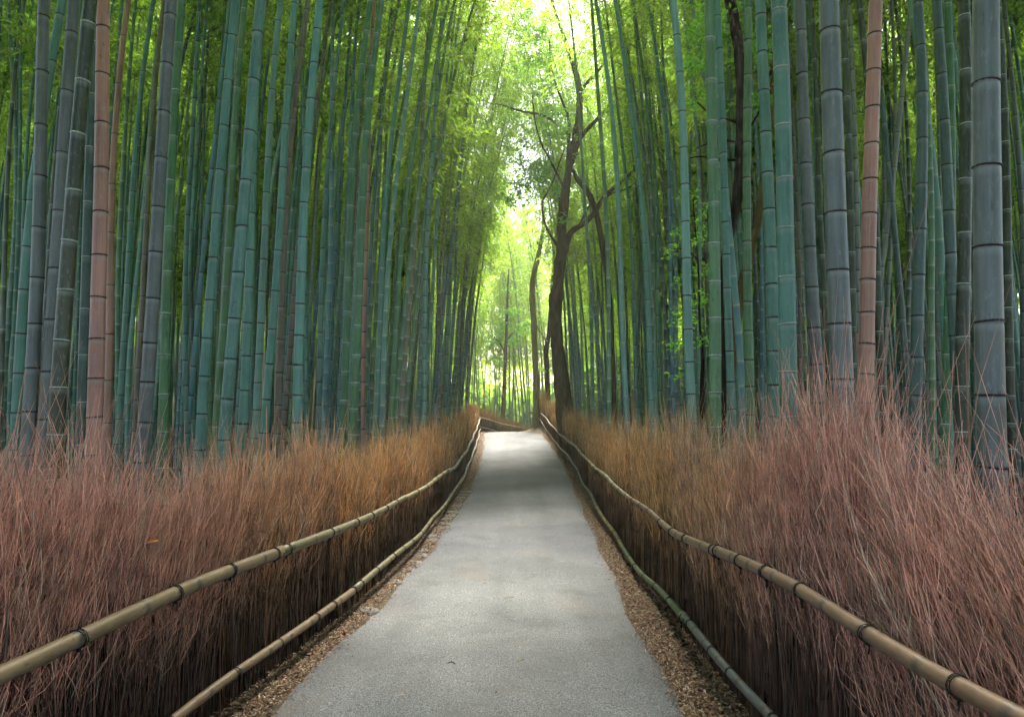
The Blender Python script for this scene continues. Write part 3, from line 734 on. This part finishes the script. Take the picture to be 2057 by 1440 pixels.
for (px, py, rp, n, ti) in [(1050, 375, 34, 900, dk), (1085, 352, 30, 700, dk), (1030, 400, 26, 450, dk), (1105, 385, 26, 420, dk), (1070, 335, 28, 420, mdm), (1110, 335, 26, 420, mdm),
                            (1120, 262, 30, 420, mdm), (1105, 225, 26, 320, mdm), (1140, 215, 28, 300, lt), (1050, 290, 18, 140, mdm), (1045, 320, 16, 130, lt), (1180, 120, 50, 600, lt), (1130, 90, 40, 420, lt),
                            (1220, 80, 50, 600, lt), (1100, 130, 30, 260, lt), (1250, 150, 45, 420, lt), (1180, 40, 50, 500, lt), (1080, 60, 24, 160, lt), (1125, 440, 20, 60, mdm), (1210, 200, 40, 300, lt), (1280, 60, 50, 400, lt), (1085, 185, 18, 100, mdm), (1062, 35, 30, 260, lt), (1080, 110, 26, 240, lt), (1048, 150, 22, 160, lt), (1095, 40, 30, 260, lt), (1040, 70, 24, 160, lt), (1052, 15, 34, 320, lt), (1075, 75, 30, 280, lt), (1062, 125, 24, 200, lt), (1030, 240, 22, 150, lt), (1060, 265, 18, 110, lt), (1095, 160, 24, 200, lt)]:
    clump(px, py, ZT + r_.uniform(-1.0, 1.0), rp * 1.3, int(n * (.7 if ti is dk else 1.3)), ti)
leaf_cloud('crown', cl, t, M_broad, .11, .05, 3); reparent(t)

t = tree('leaning_tree', at(1234, 868, 21.5), 'thin dark tree bowing left into the curved tree behind it')
limb('trunk', [(1236, 880, 15), (1234, 840, 12), (1232, 770, 11), (1228, 690, 12), (1223, 600, 13), (1220, 555, 12), (1211, 495, 12), (1200, 440, 12), (1190, 405, 12), (1176, 380, 12), (1160, 360, 10), (1150, 340, 7)], M_bark, t, 21.5, 10, 21)
cl = []; clump(1165, 330, 21.5, 24, 120, lt); clump(1200, 330, 22, 34, 240, lt)
leaf_cloud('crown', cl, t, M_broad, .1, .045, 9); reparent(t)

t = tree('slim_tree', at(1099, 868, 31), 'slim dark tree just left of the curved trunk')
limb('trunk', [(1102, 872, 13), (1101, 800, 11), (1099, 745, 10), (1097, 705, 10), (1102, 675, 9), (1106, 630, 8), (1109, 580, 7), (1112, 520, 5), (1118, 440, 4)], M_barkdark, t, 31, 9, 31)
cl = []; clump(1112, 440, 31, 22, 120, lt); clump(1092, 742, 31, 10, 90, lt); clump(1066, 778, 32, 8, 60, lt)
leaf_cloud('crown', cl, t, M_broad, .1, .045, 10); reparent(t)

t = tree('pale_tree', at(1075, 872, 30), 'pale mossy tree trunk at the crest where the right fence ends')
limb('trunk', [(1073, 890, 30), (1075, 862, 20), (1077, 820, 14), (1077, 758, 13), (1074, 690, 12), (1072, 643, 12), (1069, 595, 12), (1072, 552, 11), (1080, 520, 10), (1088, 480, 8), (1092, 430, 7), (1084, 380, 5), (1070, 330, 4)], M_barkpale, t, 30, 12, 41)
limb('branch', [(1078, 655, 4), (1086, 668, 3), (1094, 680, 3), (1100, 686, 2)], M_barkpale, t, 30, 7, 42)
cl = []
for px, py, rp, n in [(1080, 420, 30, 160), (1060, 460, 26, 120), (1065, 360, 26, 110)]: clump(px, py, 30, rp, n, lt)
leaf_cloud('crown', cl, t, M_broad, .12, .05, 11); reparent(t)

t = tree('small_tree', at(1012, 905, 36), 'small slender leafy tree beyond the crest of the path')
limb('trunk', [(1008, 912, 11), (1009, 860, 10), (1013, 780, 8), (1016, 700, 6), (1018, 640, 5), (1020, 580, 4), (1022, 540, 2)], M_bark, t, 36, 8, 51)
limb('branch', [(1017, 690, 4), (1030, 668, 3), (1048, 655, 2)], M_bark, t, 36, 6, 52)
limb('branch', [(1016, 710, 4), (1004, 690, 3), (992, 676, 2)], M_bark, t, 36, 6, 53)
cl = []
for px, py, rp, n in [(1022, 625, 22, 330), (1045, 665, 22, 330), (1000, 675, 22, 330), (1012, 655, 20, 260), (1030, 685, 18, 200), (1055, 648, 14, 160), (1002, 725, 14, 150), (1022, 585, 14, 140), (985, 690, 12, 100)]: clump(px, py, 36, rp, n, (1.0, 1.05, .8))
leaf_cloud('crown', cl, t, M_broad, .14, .06, 12); reparent(t)

t = tree('dark_tree', at(1452, 880, 10.5), 'nearly black crooked tree trunk among the right bamboo stalks')
limb('trunk', [(1450, 900, 17), (1452, 830, 14), (1452, 720, 13), (1453, 600, 14), (1457, 510, 17), (1470, 450, 20), (1482, 390, 22), (1488, 320, 24), (1489, 240, 22), (1488, 160, 20), (1482, 90, 20), (1472, 30, 22), (1460, -30, 22), (1450, -120, 18), (1462, -260, 12)], M_barkdark, t, 10.5, 12, 61)
limb('branch', [(1487, 250, 6), (1460, 240, 5), (1430, 232, 4), (1400, 205, 3)], M_barkdark, t, 10.5, 7, 62)
limb('branch', [(1488, 290, 6), (1455, 282, 5), (1420, 290, 3), (1395, 300, 2)], M_barkdark, t, 10.5, 7, 63)
limb('branch', [(1489, 320, 7), (1450, 322, 5), (1410, 315, 4), (1385, 318, 2)], M_barkdark, t, 10.5, 7, 64)
limb('branch', [(1489, 270, 6), (1510, 250, 5), (1530, 215, 4), (1550, 180, 2)], M_barkdark, t, 10.5, 7, 65)
cl = []
for px, py, rp, n in [(1420, 60, 60, 420), (1460, -40, 80, 500), (1390, 140, 40, 200), (1520, 100, 50, 260), (1410, 200, 36, 160), (1530, 200, 36, 160)]: clump(px, py, 11, rp, n, (1.1, 1.15, .7))
leaf_cloud('crown', cl, t, M_broad, .10, .045, 13); reparent(t)

t = tree('tan_tree', at(1462, 880, 11.5), 'slanting smooth tan tree trunk among the right bamboo stalks')
limb('trunk', [(1462, 900, 20), (1466, 820, 16), (1472, 720, 16), (1481, 640, 18), (1490, 575, 19), (1505, 515, 18), (1521, 450, 16), (1528, 390, 15), (1540, 300, 13), (1552, 180, 11), (1560, 40, 9), (1570, -120, 6)], M_barktan, t, 11.5, 11, 71)
cl = []
for px, py, rp, n in [(1560, -60, 80, 400), (1540, 60, 50, 200)]: clump(px, py, 11.8, rp, n, (1.1, 1.15, .7))
leaf_cloud('crown', cl, t, M_broad, .10, .045, 14); reparent(t)

t = tree('leafy_sapling', at(1408, 880, 8.6), 'leafy sapling with small bright leaves beside the bright mottled bamboo')
limb('trunk', [(1411, 890, 12), (1410, 800, 10), (1411, 720, 7), (1405, 640, 5), (1404, 560, 4), (1398, 480, 3), (1392, 400, 2)], M_barkdark, t, 8.6, 8, 81)
cl = []
for px, py, rp, n in [(1352, 505, 16, 60), (1358, 470, 12, 35), (1365, 640, 16, 60), (1372, 690, 16, 60), (1352, 700, 10, 30), (1408, 600, 18, 90), (1412, 540, 16, 60), (1404, 640, 18, 80), (1405, 480, 18, 60), (1412, 430, 18, 60), (1370, 560, 14, 40), (1412, 680, 14, 50), (1366, 755, 10, 25), (1400, 390, 16, 40)]: clump(px, py, 8.6 + r_.uniform(-.3, .3), rp * 1.3, n, (1.3, 1.35, .7))
for k_, (a0, b0) in enumerate([((1404, 620), (1360, 640)), ((1400, 520), (1352, 500)), ((1408, 690), (1372, 690))]):
    limb('branch', [(a0[0], a0[1], 3), ((a0[0] + b0[0]) / 2, (a0[1] + b0[1]) / 2 - 8, 2), (b0[0], b0[1], 1.5)], M_barkdark, t, 8.6, 5, 90 + k_)
leaf_cloud('crown', cl, t, M_broad, .055, .026, 15); reparent(t)

# ------------------------------------------------------------------ brushwood fences
def wob(y, seed):
    return (np.sin(y * 2.1 + seed) + .7 * np.sin(y * 4.7 + seed * 2.3) + .5 * np.sin(y * 9.3 + seed * 1.7)) / 2.2
HLY = [0, 2.4, 3.5, 5.1, 7.8, 12.3, 20, 28.5]; HLH = [1.56, 1.56, 1.60, 1.56, 1.56, 1.5, 1.4, 1.28]
HRY = [0, 1.9, 2.6, 3.5, 5, 8.8, 13, 18.5, 26, 29.5, 31]; HRH = [1.80, 1.78, 1.74, 1.74, 1.70, 1.62, 1.5, 1.4, 1.32, 1.45, 1.45]
def twig_mesh(name, posf, basef, hf, s_arr, side, seed, detail, width, colf, fwd=.37):
    """brushwood along a fence line. s_arr: parameter of each twig; detail: tips per twig"""
    r = np.random.default_rng(seed); n = len(s_arr)
    x0, y0 = posf(s_arr); dep = r.uniform(0, 1, n) ** 1.0
    x0 = x0 + side * dep * .24; z0 = basef(x0, y0) - .03
    wv = wob(s_arr, seed); Ht = hf(s_arr) * (.66 + .28 * r.uniform(0, 1, n) ** .8 + .15 * wv)
    tall = r.uniform(0, 1, n) < .07; Ht = np.where(tall, Ht * r.uniform(1.04, 1.2, n), Ht)
    lowlean = r.normal(-.02, .07, n); lean = fwd * (1 + .7 * wob(s_arr * .8, seed + 3)) + r.normal(0, .125, n)
    out = r.normal(.10, .09, n) * side
    ts = np.array([0, .3, .55, .78, 1.0]); P = np.zeros((n, 5, 3))
    for k, tt in enumerate(ts):
        P[:, k, 0] = x0 + out * tt ** 2 + r.normal(0, .015, n) * (k > 0)
        P[:, k, 1] = y0 + lowlean * tt + lean * tt ** 2.4 + r.normal(0, .028, n) * (k > 0)
        P[:, k, 2] = z0 + Ht * (tt - .08 * tt ** 3 * (lean / .34) ** 2 * .4)
    xl_ = posf(P[:, :, 1].ravel())[0].reshape(n, 5) + .012 * side
    P[:, :, 0] = xl_ + side * np.abs(side * (P[:, :, 0] - xl_))
    rad = width * np.where(r.uniform(0, 1, n) < .12, r.uniform(1.4, 2.2, n), r.uniform(.55, 1.15, n))[:, None] * np.array([1.0, .92, .78, .55, .22])[None]
    V, Q = tubes(P, rad, 3)
    low, tip = colf(s_arr, r, n)
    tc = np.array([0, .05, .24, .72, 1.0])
    C = low[:, None, :] * (1 - tc)[None, :, None] + tip[:, None, :] * tc[None, :, None]  # shade low in the brush is put into stem colour; tips naturally paler
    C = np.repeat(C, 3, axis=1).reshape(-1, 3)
    Vs, Qs, Cs = [V], [Q], [C]; o = len(V)
    for d in range(detail):
        u = r.uniform(.42, .86, n); kk = np.clip(np.searchsorted(ts, u) - 1, 0, 3); f = (u - ts[kk]) / (ts[kk + 1] - ts[kk])
        idx = np.arange(n); S = P[idx, kk] * (1 - f)[:, None] + P[idx, kk + 1] * f[:, None]
        L = Ht * r.uniform(.16, .36, n)
        D = P[idx, kk + 1] - P[idx, kk]; D /= np.linalg.norm(D, axis=1, keepdims=True)
        D = D + r.normal(0, .27, (n, 3)); D[:, 1] += .05
        E = S + D * L[:, None]; Mi = S + D * (L * .5)[:, None] + r.normal(0, .020, (n, 3))
        P2 = np.stack([S, Mi, E], 1); xl_ = posf(P2[:, :, 1].ravel())[0].reshape(n, 3) - .02 * side
        P2[:, :, 0] = xl_ + side * np.abs(side * (P2[:, :, 0] - xl_)); R2 = rad[:, 2:3] * np.array([.62, .45, .2])[None]
        V2, Q2 = tubes(P2, R2, 3)
        c0 = low * .4 + tip * .6; C2 = np.stack([c0, tip * .95, tip], 1); C2 = np.repeat(C2, 3, axis=1).reshape(-1, 3)
        Vs.append(V2); Qs.append(Q2 + o); Cs.append(C2); o += len(V2)
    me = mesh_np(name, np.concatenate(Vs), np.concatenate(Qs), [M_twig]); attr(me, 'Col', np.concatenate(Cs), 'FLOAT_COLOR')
    return me
PINK = np.array((.64, .32, .25)); ORNG = np.array((.70, .38, .16)); GOLD = np.array((.52, .35, .15)); GREYT = np.array((.55, .40, .31)); DARK = np.array((.050, .023, .018)); DGREY = np.array((.062, .05, .042))  # DARK and DGREY: stem colours with the fence foot's shade put in
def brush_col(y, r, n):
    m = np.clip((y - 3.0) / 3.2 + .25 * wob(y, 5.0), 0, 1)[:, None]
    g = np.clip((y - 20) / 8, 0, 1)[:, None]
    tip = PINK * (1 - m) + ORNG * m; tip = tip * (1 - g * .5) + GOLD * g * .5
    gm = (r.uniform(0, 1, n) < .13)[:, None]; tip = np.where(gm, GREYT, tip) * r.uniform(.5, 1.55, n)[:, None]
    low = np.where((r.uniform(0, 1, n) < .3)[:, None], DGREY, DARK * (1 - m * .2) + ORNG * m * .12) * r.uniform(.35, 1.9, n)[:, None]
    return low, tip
def dens(parts, r):
    return np.concatenate([np.sort(r.uniform(a, b, int((b - a) * d))) for a, b, d in parts])

def rail(fence, name, P3, r0, r1, colour, inter, seed, tie_every, side):
    """one bamboo pole lashed along the fence; P3 its centre line"""
    r = np.random.default_rng(seed); C = catmull(P3, 90)
    Ls = np.concatenate([[0], np.cumsum(np.linalg.norm(np.diff(C, axis=0), axis=1))]); L = Ls[-1]
    def pt(s): return np.array([np.interp(s, Ls, C[:, k]) for k in range(3)])
    rows = [(0, 1, 0)]; s = inter * r.uniform(.3, .8)
    while s < L - .05:
        rows += [(s - .03, 1, 0), (s - .006, .99, -1), (s, 1.05, -.8), (s + .03, 1, 0)]; s += inter * r.uniform(.85, 1.15)
        rows.append((min(s - inter * .5, L - .04), 1, 0))
    rows.append((L, 1, 0)); rows = np.array(sorted(rows))
    P = np.array([pt(v) for v in rows[:, 0]]); rad = (r0 + (r1 - r0) * rows[:, 0] / L) * rows[:, 1]
    org = P[0].copy()
    V, Q = tubes((P - org)[None], rad[None], 12, ref=(0, 0, 1))
    n = len(V); V = np.concatenate([V, [P[0] - org, P[-1] - org]])
    T_ = [(q, (q + 1) % 12, n) for q in range(12)] + [(n - 12 + (q + 1) % 12, n - 12 + q, n + 1) for q in range(12)]
    me = mesh_np(name, V, Q, [M_pole], T_); attr(me, 'ring', np.concatenate([np.repeat(rows[:, 2], 12), [0, 0]]))
    o = link(name, me, fence, org); o.color = (*colour, 1)
    s = tie_every * r.uniform(.2, .6)
    while s < L:
        p = pt(s); q_ = pt(min(s + .05, L)) - pt(max(s - .05, 0)); rr = r0 + (r1 - r0) * s / L
        ro = link('rope_tie', random.choice(tie_me), o, p - org)
        ro.rotation_euler = Vector(q_).to_track_quat('Y', 'Z').to_euler(); ro.scale = (rr * 1.04, max(.03, rr), rr * 1.04)
        s += tie_every * r.uniform(.75, 1.3)
    return o
def make_tie(seed):
    r = random.Random(seed); paths = []
    for k in range(3):
        a0 = r.uniform(-.25, .25) + (k - 1) * .22; a1 = r.uniform(-.35, .35)
        paths.append([(1.07 * math.cos(t), a0 + a1 * math.sin(t + r.random()), 1.07 * math.sin(t)) for t in np.linspace(0, 2 * math.pi, 17)])
    V, Q = tubes(np.array(paths), np.full((3, 17), .062), 5, ref=(.05, 1, .05))
    # knot and two loose ends on the lower path side
    kn = [[(0, -.1, -1.2), (.12, .1, -1.35), (-.1, .25, -1.2), (.05, .0, -1.1), (.0, .1, -1.35)], [(0, .1, -1.2), (.1, .3, -1.6), (.2, .35, -2.0), (.15, .4, -2.2), (.1, .45, -2.5)], [(0, 0, -1.2), (-.1, -.2, -1.5), (-.2, -.3, -1.8), (-.2, -.2, -2.0), (-.25, -.25, -2.2)]]
    V2, Q2 = tubes(np.array(kn), np.array([[.22] * 5, [.07] * 5, [.07] * 5]), 5, ref=(.3, 1, .2))
    return mesh_np('rope_tie', np.concatenate([V, V2]), np.concatenate([Q, Q2 + len(V)]), [M_rope])
tie_me = [make_tie(q) for q in range(4)]

def bundle(fence, name, me):
    o = link(name, me, fence); tag(o, kind='stuff'); return o
def rails_along(fence, fx, hy, hh, y0, y1, side, r0, cols, seed, inter, tie, name, wav, off):
    r = random.Random(seed); y = y0; k = 0
    while y < y1 - .3:
        L = r.uniform(3.0, 4.2) if y < 12 else r.uniform(3.6, 5.0); ye = min(y + L, y1)
        if y1 - ye < .8: ye = y1
        ys = np.linspace(y - (.1 if k else 0), ye + (.1 if ye < y1 else 0), 4)
        P = []
        for q, yy in enumerate(ys):
            zz = float(np.interp(yy, hy, hh)) + float(smooth_prof(yy)) + wav * math.sin(yy * 2.0 + seed) + wav * .6 * math.sin(yy * 3.9 + seed * 2)
            if fx is fenceR and yy > 27: zz = float(ground(fx(yy), yy)) + float(np.interp(yy, hy, hh))
            P.append((float(fx(yy)) - side * (.055 + off) + .02 * math.sin(yy * 1.9 + seed), yy, zz))
        rr0 = r0 * r.uniform(.92, 1.1)
        rail(fence, name, P, rr0 * (1.08 if k % 2 else .84), rr0 * (.80 if k % 2 else 1.1), cols[min(k, len(cols) - 1)], inter, seed * 10 + k, tie, side)
        y = ye; k += 1
def clear_origin(o): return o

# left fence
fl = link('brushwood_fence', None, None, (-1.68, 3.9, 0)); tag(fl, 'reddish-brown brushwood fence with bamboo rails along the left side of the path', 'fence', 'brushwood fences')
fr = link('brushwood_fence', None, None, (1.33, 3.9, 0)); tag(fr, 'reddish-brown brushwood fence with bamboo rails along the right side of the path', 'fence', 'brushwood fences')
ff = link('brushwood_fence', None, None, (-.2, 31, -.1)); tag(ff, 'short golden brushwood fence crossing beyond the crest of the path', 'fence', 'brushwood fences')
g0 = lambda x, y: smooth_prof(y)
r1_ = np.random.default_rng(77)
sL = dens([(.8, 3.2, 950), (3.2, 5.5, 900), (5.5, 9, 650), (9, 15, 420), (15, 28.5, 230)], r1_)
def build_brush(fence, fx, hy, hh, side, s_arr, seed, base):
    for (a, b, det, wd) in ((0, 5.5, 5, .0038), (5.5, 12, 3, .0050), (12, 19, 2, .0068), (19, 40, 1, .0095)):
        s = s_arr[(s_arr >= a) & (s_arr < b)]
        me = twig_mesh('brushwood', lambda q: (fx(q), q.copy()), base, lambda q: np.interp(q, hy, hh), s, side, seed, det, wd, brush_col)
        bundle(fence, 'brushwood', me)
build_brush(fl, fenceL, HLY, HLH, -1, sL, 3, g0)
sR = dens([(.3, 3.2, 900), (3.2, 5.5, 900), (5.5, 9, 650), (9, 15, 420), (15, 31, 230)], r1_)
build_brush(fr, fenceR, HRY, HRH, 1, sR, 8, lambda x, y: ground(np.minimum(x, 2.0), y))
# far crossing fence
farx = lambda q: np.interp(q, [28.5, 31, 35], [-1.38, -.3, 1.35])
sF = dens([(28.5, 35, 300)], r1_)
fcol = lambda y, r, n: (np.where((r.uniform(0, 1, n) < .4)[:, None], DGREY * 1.4, DARK * 1.6), (GOLD * .9) * r.uniform(.7, 1.3, n)[:, None])
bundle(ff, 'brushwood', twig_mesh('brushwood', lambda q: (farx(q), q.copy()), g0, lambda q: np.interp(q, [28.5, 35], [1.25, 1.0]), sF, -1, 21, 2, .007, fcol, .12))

TAN = (.34, .26, .155); OLV = (.25, .235, .12); GRY = (.28, .28, .24); GRN = (.11, .19, .085); PKT = (.31, .21, .14); BGR = (.20, .235, .24); YEL = (.36, .31, .14)
rails_along(fl, fenceL, [1.2, 2.3, 6, 9, 14, 20, 28.4], [.93, .87, .79, .76, .6, .6, .56], 1.3, 28.3, -1, .034, [TAN, OLV, YEL, GRY, GRY, TAN], 3, .42, .58, 'upper_rail', .012, 0)
rails_along(fl, fenceL, [1.2, 3.4, 8, 14, 20, 28.4], [.26, .25, .21, .18, .2, .17], 2.4, 28.0, -1, .027, [TAN, OLV, OLV, GRY, GRY, TAN], 5, .34, .5, 'lower_rail', .014, .02)
rails_along(fr, fenceR, [.8, 1.74, 2.54, 4.13, 6.3, 11, 15, 21, 27.4, 29.5, 31], [1.1, 1.04, .97, .88, .79, .77, .7, .52, .56, .62, .6], .9, 28.6, 1, .032, [PKT, PKT, OLV, YEL, GRY, TAN], 7, .33, .54, 'upper_rail', .012, 0)
rails_along(fr, fenceR, [.8, 3.3, 4.44, 8, 12.5, 17, 23, 27.5, 29.5, 31], [.28, .27, .26, .11, .2, .21, .13, .16, .3, .35], 1.6, 30.6, 1, .026, [BGR, GRN, YEL, BGR, GRY, TAN], 9, .34, .5, 'lower_rail', .016, .02)
def farrail(name, hs, colr, seed, rr):
    P = [(float(farx(y)) - .02, y - .12, float(prof(y)) + h) for y, h in zip(np.linspace(28.5, 34.8, 7), np.linspace(hs[0], hs[1], 7) + .02 * np.sin(np.arange(7) * 2.0))]
    rail(ff, name, P, rr, rr * .9, colr, .4, seed, .7, 1)
farrail('upper_rail', (.62, .75), (.45, .38, .24), 61, .03); farrail('lower_rail', (.24, .3), (.45, .38, .24), 62, .028)
for f_ in (fl, fr, ff): reparent(f_)
# rope ties hang from rails that are themselves placed in the fence's frame
bpy.context.view_layer.update()

# ------------------------------------------------------------------ leaf litter
r2 = np.random.default_rng(99)
def litter(name, label, n, gen, colset, L, Wd):
    x, y = gen(n); z = smooth_prof(y) + r2.uniform(.004, .035, n)
    b = np.stack([x, y, z], -1); az = r2.uniform(0, 6.28, n); d = np.stack([np.cos(az), np.sin(az), r2.normal(0, .22, n)], -1); d /= np.linalg.norm(d, axis=1, keepdims=True)
    ln = L * r2.uniform(.5, 1.4, n); wd = Wd * r2.uniform(.6, 1.4, n)
    side = np.stack([-np.sin(az), np.cos(az), r2.normal(0, .35, n)], -1)
    mid = b + d * (ln * .5)[:, None]; mid[:, 2] += .005; tip = b + d * ln[:, None]
    V = np.stack([b, mid + side * wd[:, None] / 2, tip, mid - side * wd[:, None] / 2], 1).reshape(-1, 3)
    me = mesh_np(name, V, np.arange(n * 4).reshape(-1, 4), [M_litter], smooth=False)
    c = np.array(colset)[r2.integers(0, len(colset), n)] * r2.uniform(.6, 1.3, n)[:, None]; attr(me, 'Col', np.repeat(c, 4, 0), 'FLOAT_COLOR')
    return tag(link(name, me), label, 'leaf litter', kind='stuff')
LC = [(.22, .145, .095), (.16, .09, .058), (.30, .22, .15), (.10, .055, .038), (.25, .12, .065), (.42, .32, .22), (.14, .08, .05)]
def genR(n):
    y = 3.0 + 26 * r2.uniform(0, 1, n) ** 1.7; a_ = np.interp(y, PRY, PRX); b_ = fenceR(y); u = r2.beta(1.7, 1.2, n) * 1.35 - .28
    return a_ + (b_ - a_) * u, y
def genL(n):
    y = 3.0 + 25 * r2.uniform(0, 1, n) ** 1.7; a_ = np.interp(y, PLY, PLX); b_ = fenceL(y); u = r2.beta(1.7, 1.3, n) * 1.35 - .25
    return a_ + (b_ - a_) * u, y
litter('leaf_litter', 'dry brown bamboo leaves drifted along the right edge of the path', 34000, genR, LC, .036, .009)
litter('leaf_litter', 'dry brown bamboo leaves scattered along the left edge of the path', 20000, genL, LC, .034, .0085)
def genE(n):
    y = 3.0 + 25 * r2.uniform(0, 1, n) ** 1.6; rgt = r2.uniform(0, 1, n) < .55; o_ = r2.normal(0, .06, n)
    return np.where(rgt, np.interp(y, PRY, PRX) + o_, np.interp(y, PLY, PLX) + o_), y
o = litter('leaf_litter', 'dry leaf scraps spilling over both edges of the paving', 16000, genE, LC, .03, .008); o.location.z = .012
def genP(n):
    y = 3 + 24 * r2.uniform(0, 1, n) ** 1.4; s = r2.uniform(.03, .97, n) ; s = np.where(r2.uniform(0, 1, n) < .6, np.where(s > .5, 1 - (1 - s) * .25, s * .25), s)
    return np.interp(y, PLY, PLX) * (1 - s) + np.interp(y, PRY, PRX) * s, y
o = litter('leaf_scraps', 'tiny scattered leaf scraps lying on the grey path', 480, genP, LC, .028, .008)
o.location.z = .028
def single_leaf(px, py, Z, L, Wd, col, rot, label, upright=False):
    V = []; Q = []
    for k in range(6):
        t = k / 5; ww = Wd * math.sin(math.pi * min(t * .9 + .06, 1)) * .5; zc = .012 * math.sin(t * 3)
        V += [(t * L - L / 2, -ww, zc + .006), (t * L - L / 2, 0, zc), (t * L - L / 2, ww, zc + .006)]
    for k in range(5):
        Q += [(k * 3, k * 3 + 3, k * 3 + 4, k * 3 + 1), (k * 3 + 1, k * 3 + 4, k * 3 + 5, k * 3 + 2)]
    me = mesh_np('fallen_leaf', V, Q, [M_litter]); attr(me, 'Col', np.repeat(np.array([col]), len(V), 0), 'FLOAT_COLOR')
    p = at(px, py, Z)
    if not upright: p.z = path_z(p.x, p.y) + .012
    o = link('fallen_leaf', me, None, p); o.rotation_euler = (math.radians(75), 0, rot) if upright else (0, 0, rot)
    tag(o, label, 'leaf')
single_leaf(1023, 1202, 6.5, .09, .016, (.32, .30, .14), .3, 'pale green fallen bamboo leaf in the middle of the path')
single_leaf(907, 1315, 4.75, .06, .012, (.04, .035, .03), -.4, 'small dark fallen twig-like leaf on the near path, left of centre')
single_leaf(1046, 1309, 4.8, .07, .010, (.35, .28, .15), .8, 'thin straw-coloured fallen leaf on the near path, right of centre')
single_leaf(304, 1086, 2.72, .06, .014, (.55, .2, .06), 1.2, 'bright orange dead leaf caught in the left brushwood fence', True)

# ------------------------------------------------------------------ haze in the valley of the path
hz_m = bpy.data.materials.new('haze'); hz_m.use_nodes = True; hn = hz_m.node_tree; hn.nodes.remove(hn.nodes['Principled BSDF'])
pv = hn.nodes.new('ShaderNodeVolumePrincipled'); pv.inputs['Color'].default_value = (1.0, 1.0, .86, 1); pv.inputs['Density'].default_value = .0018; pv.inputs['Anisotropy'].default_value = .35
hn.links.new(pv.outputs[0], hn.nodes['Material Output'].inputs['Volume'])
hx, hy0, hy1, h0, h1 = 405, -205, 425, -2.6, 30
V = [(x, y, z) for z in (h0, h1) for (x, y) in ((-hx, hy0), (hx, hy0), (hx, hy1), (-hx, hy1))]
me = mesh_np('haze', V, [(3, 2, 1, 0), (4, 5, 6, 7), (0, 1, 5, 4), (1, 2, 6, 5), (2, 3, 7, 6), (3, 0, 4, 7)], [hz_m], smooth=False)
tag(link('haze', me), 'thin pale haze hanging along the path', 'haze', kind='stuff')
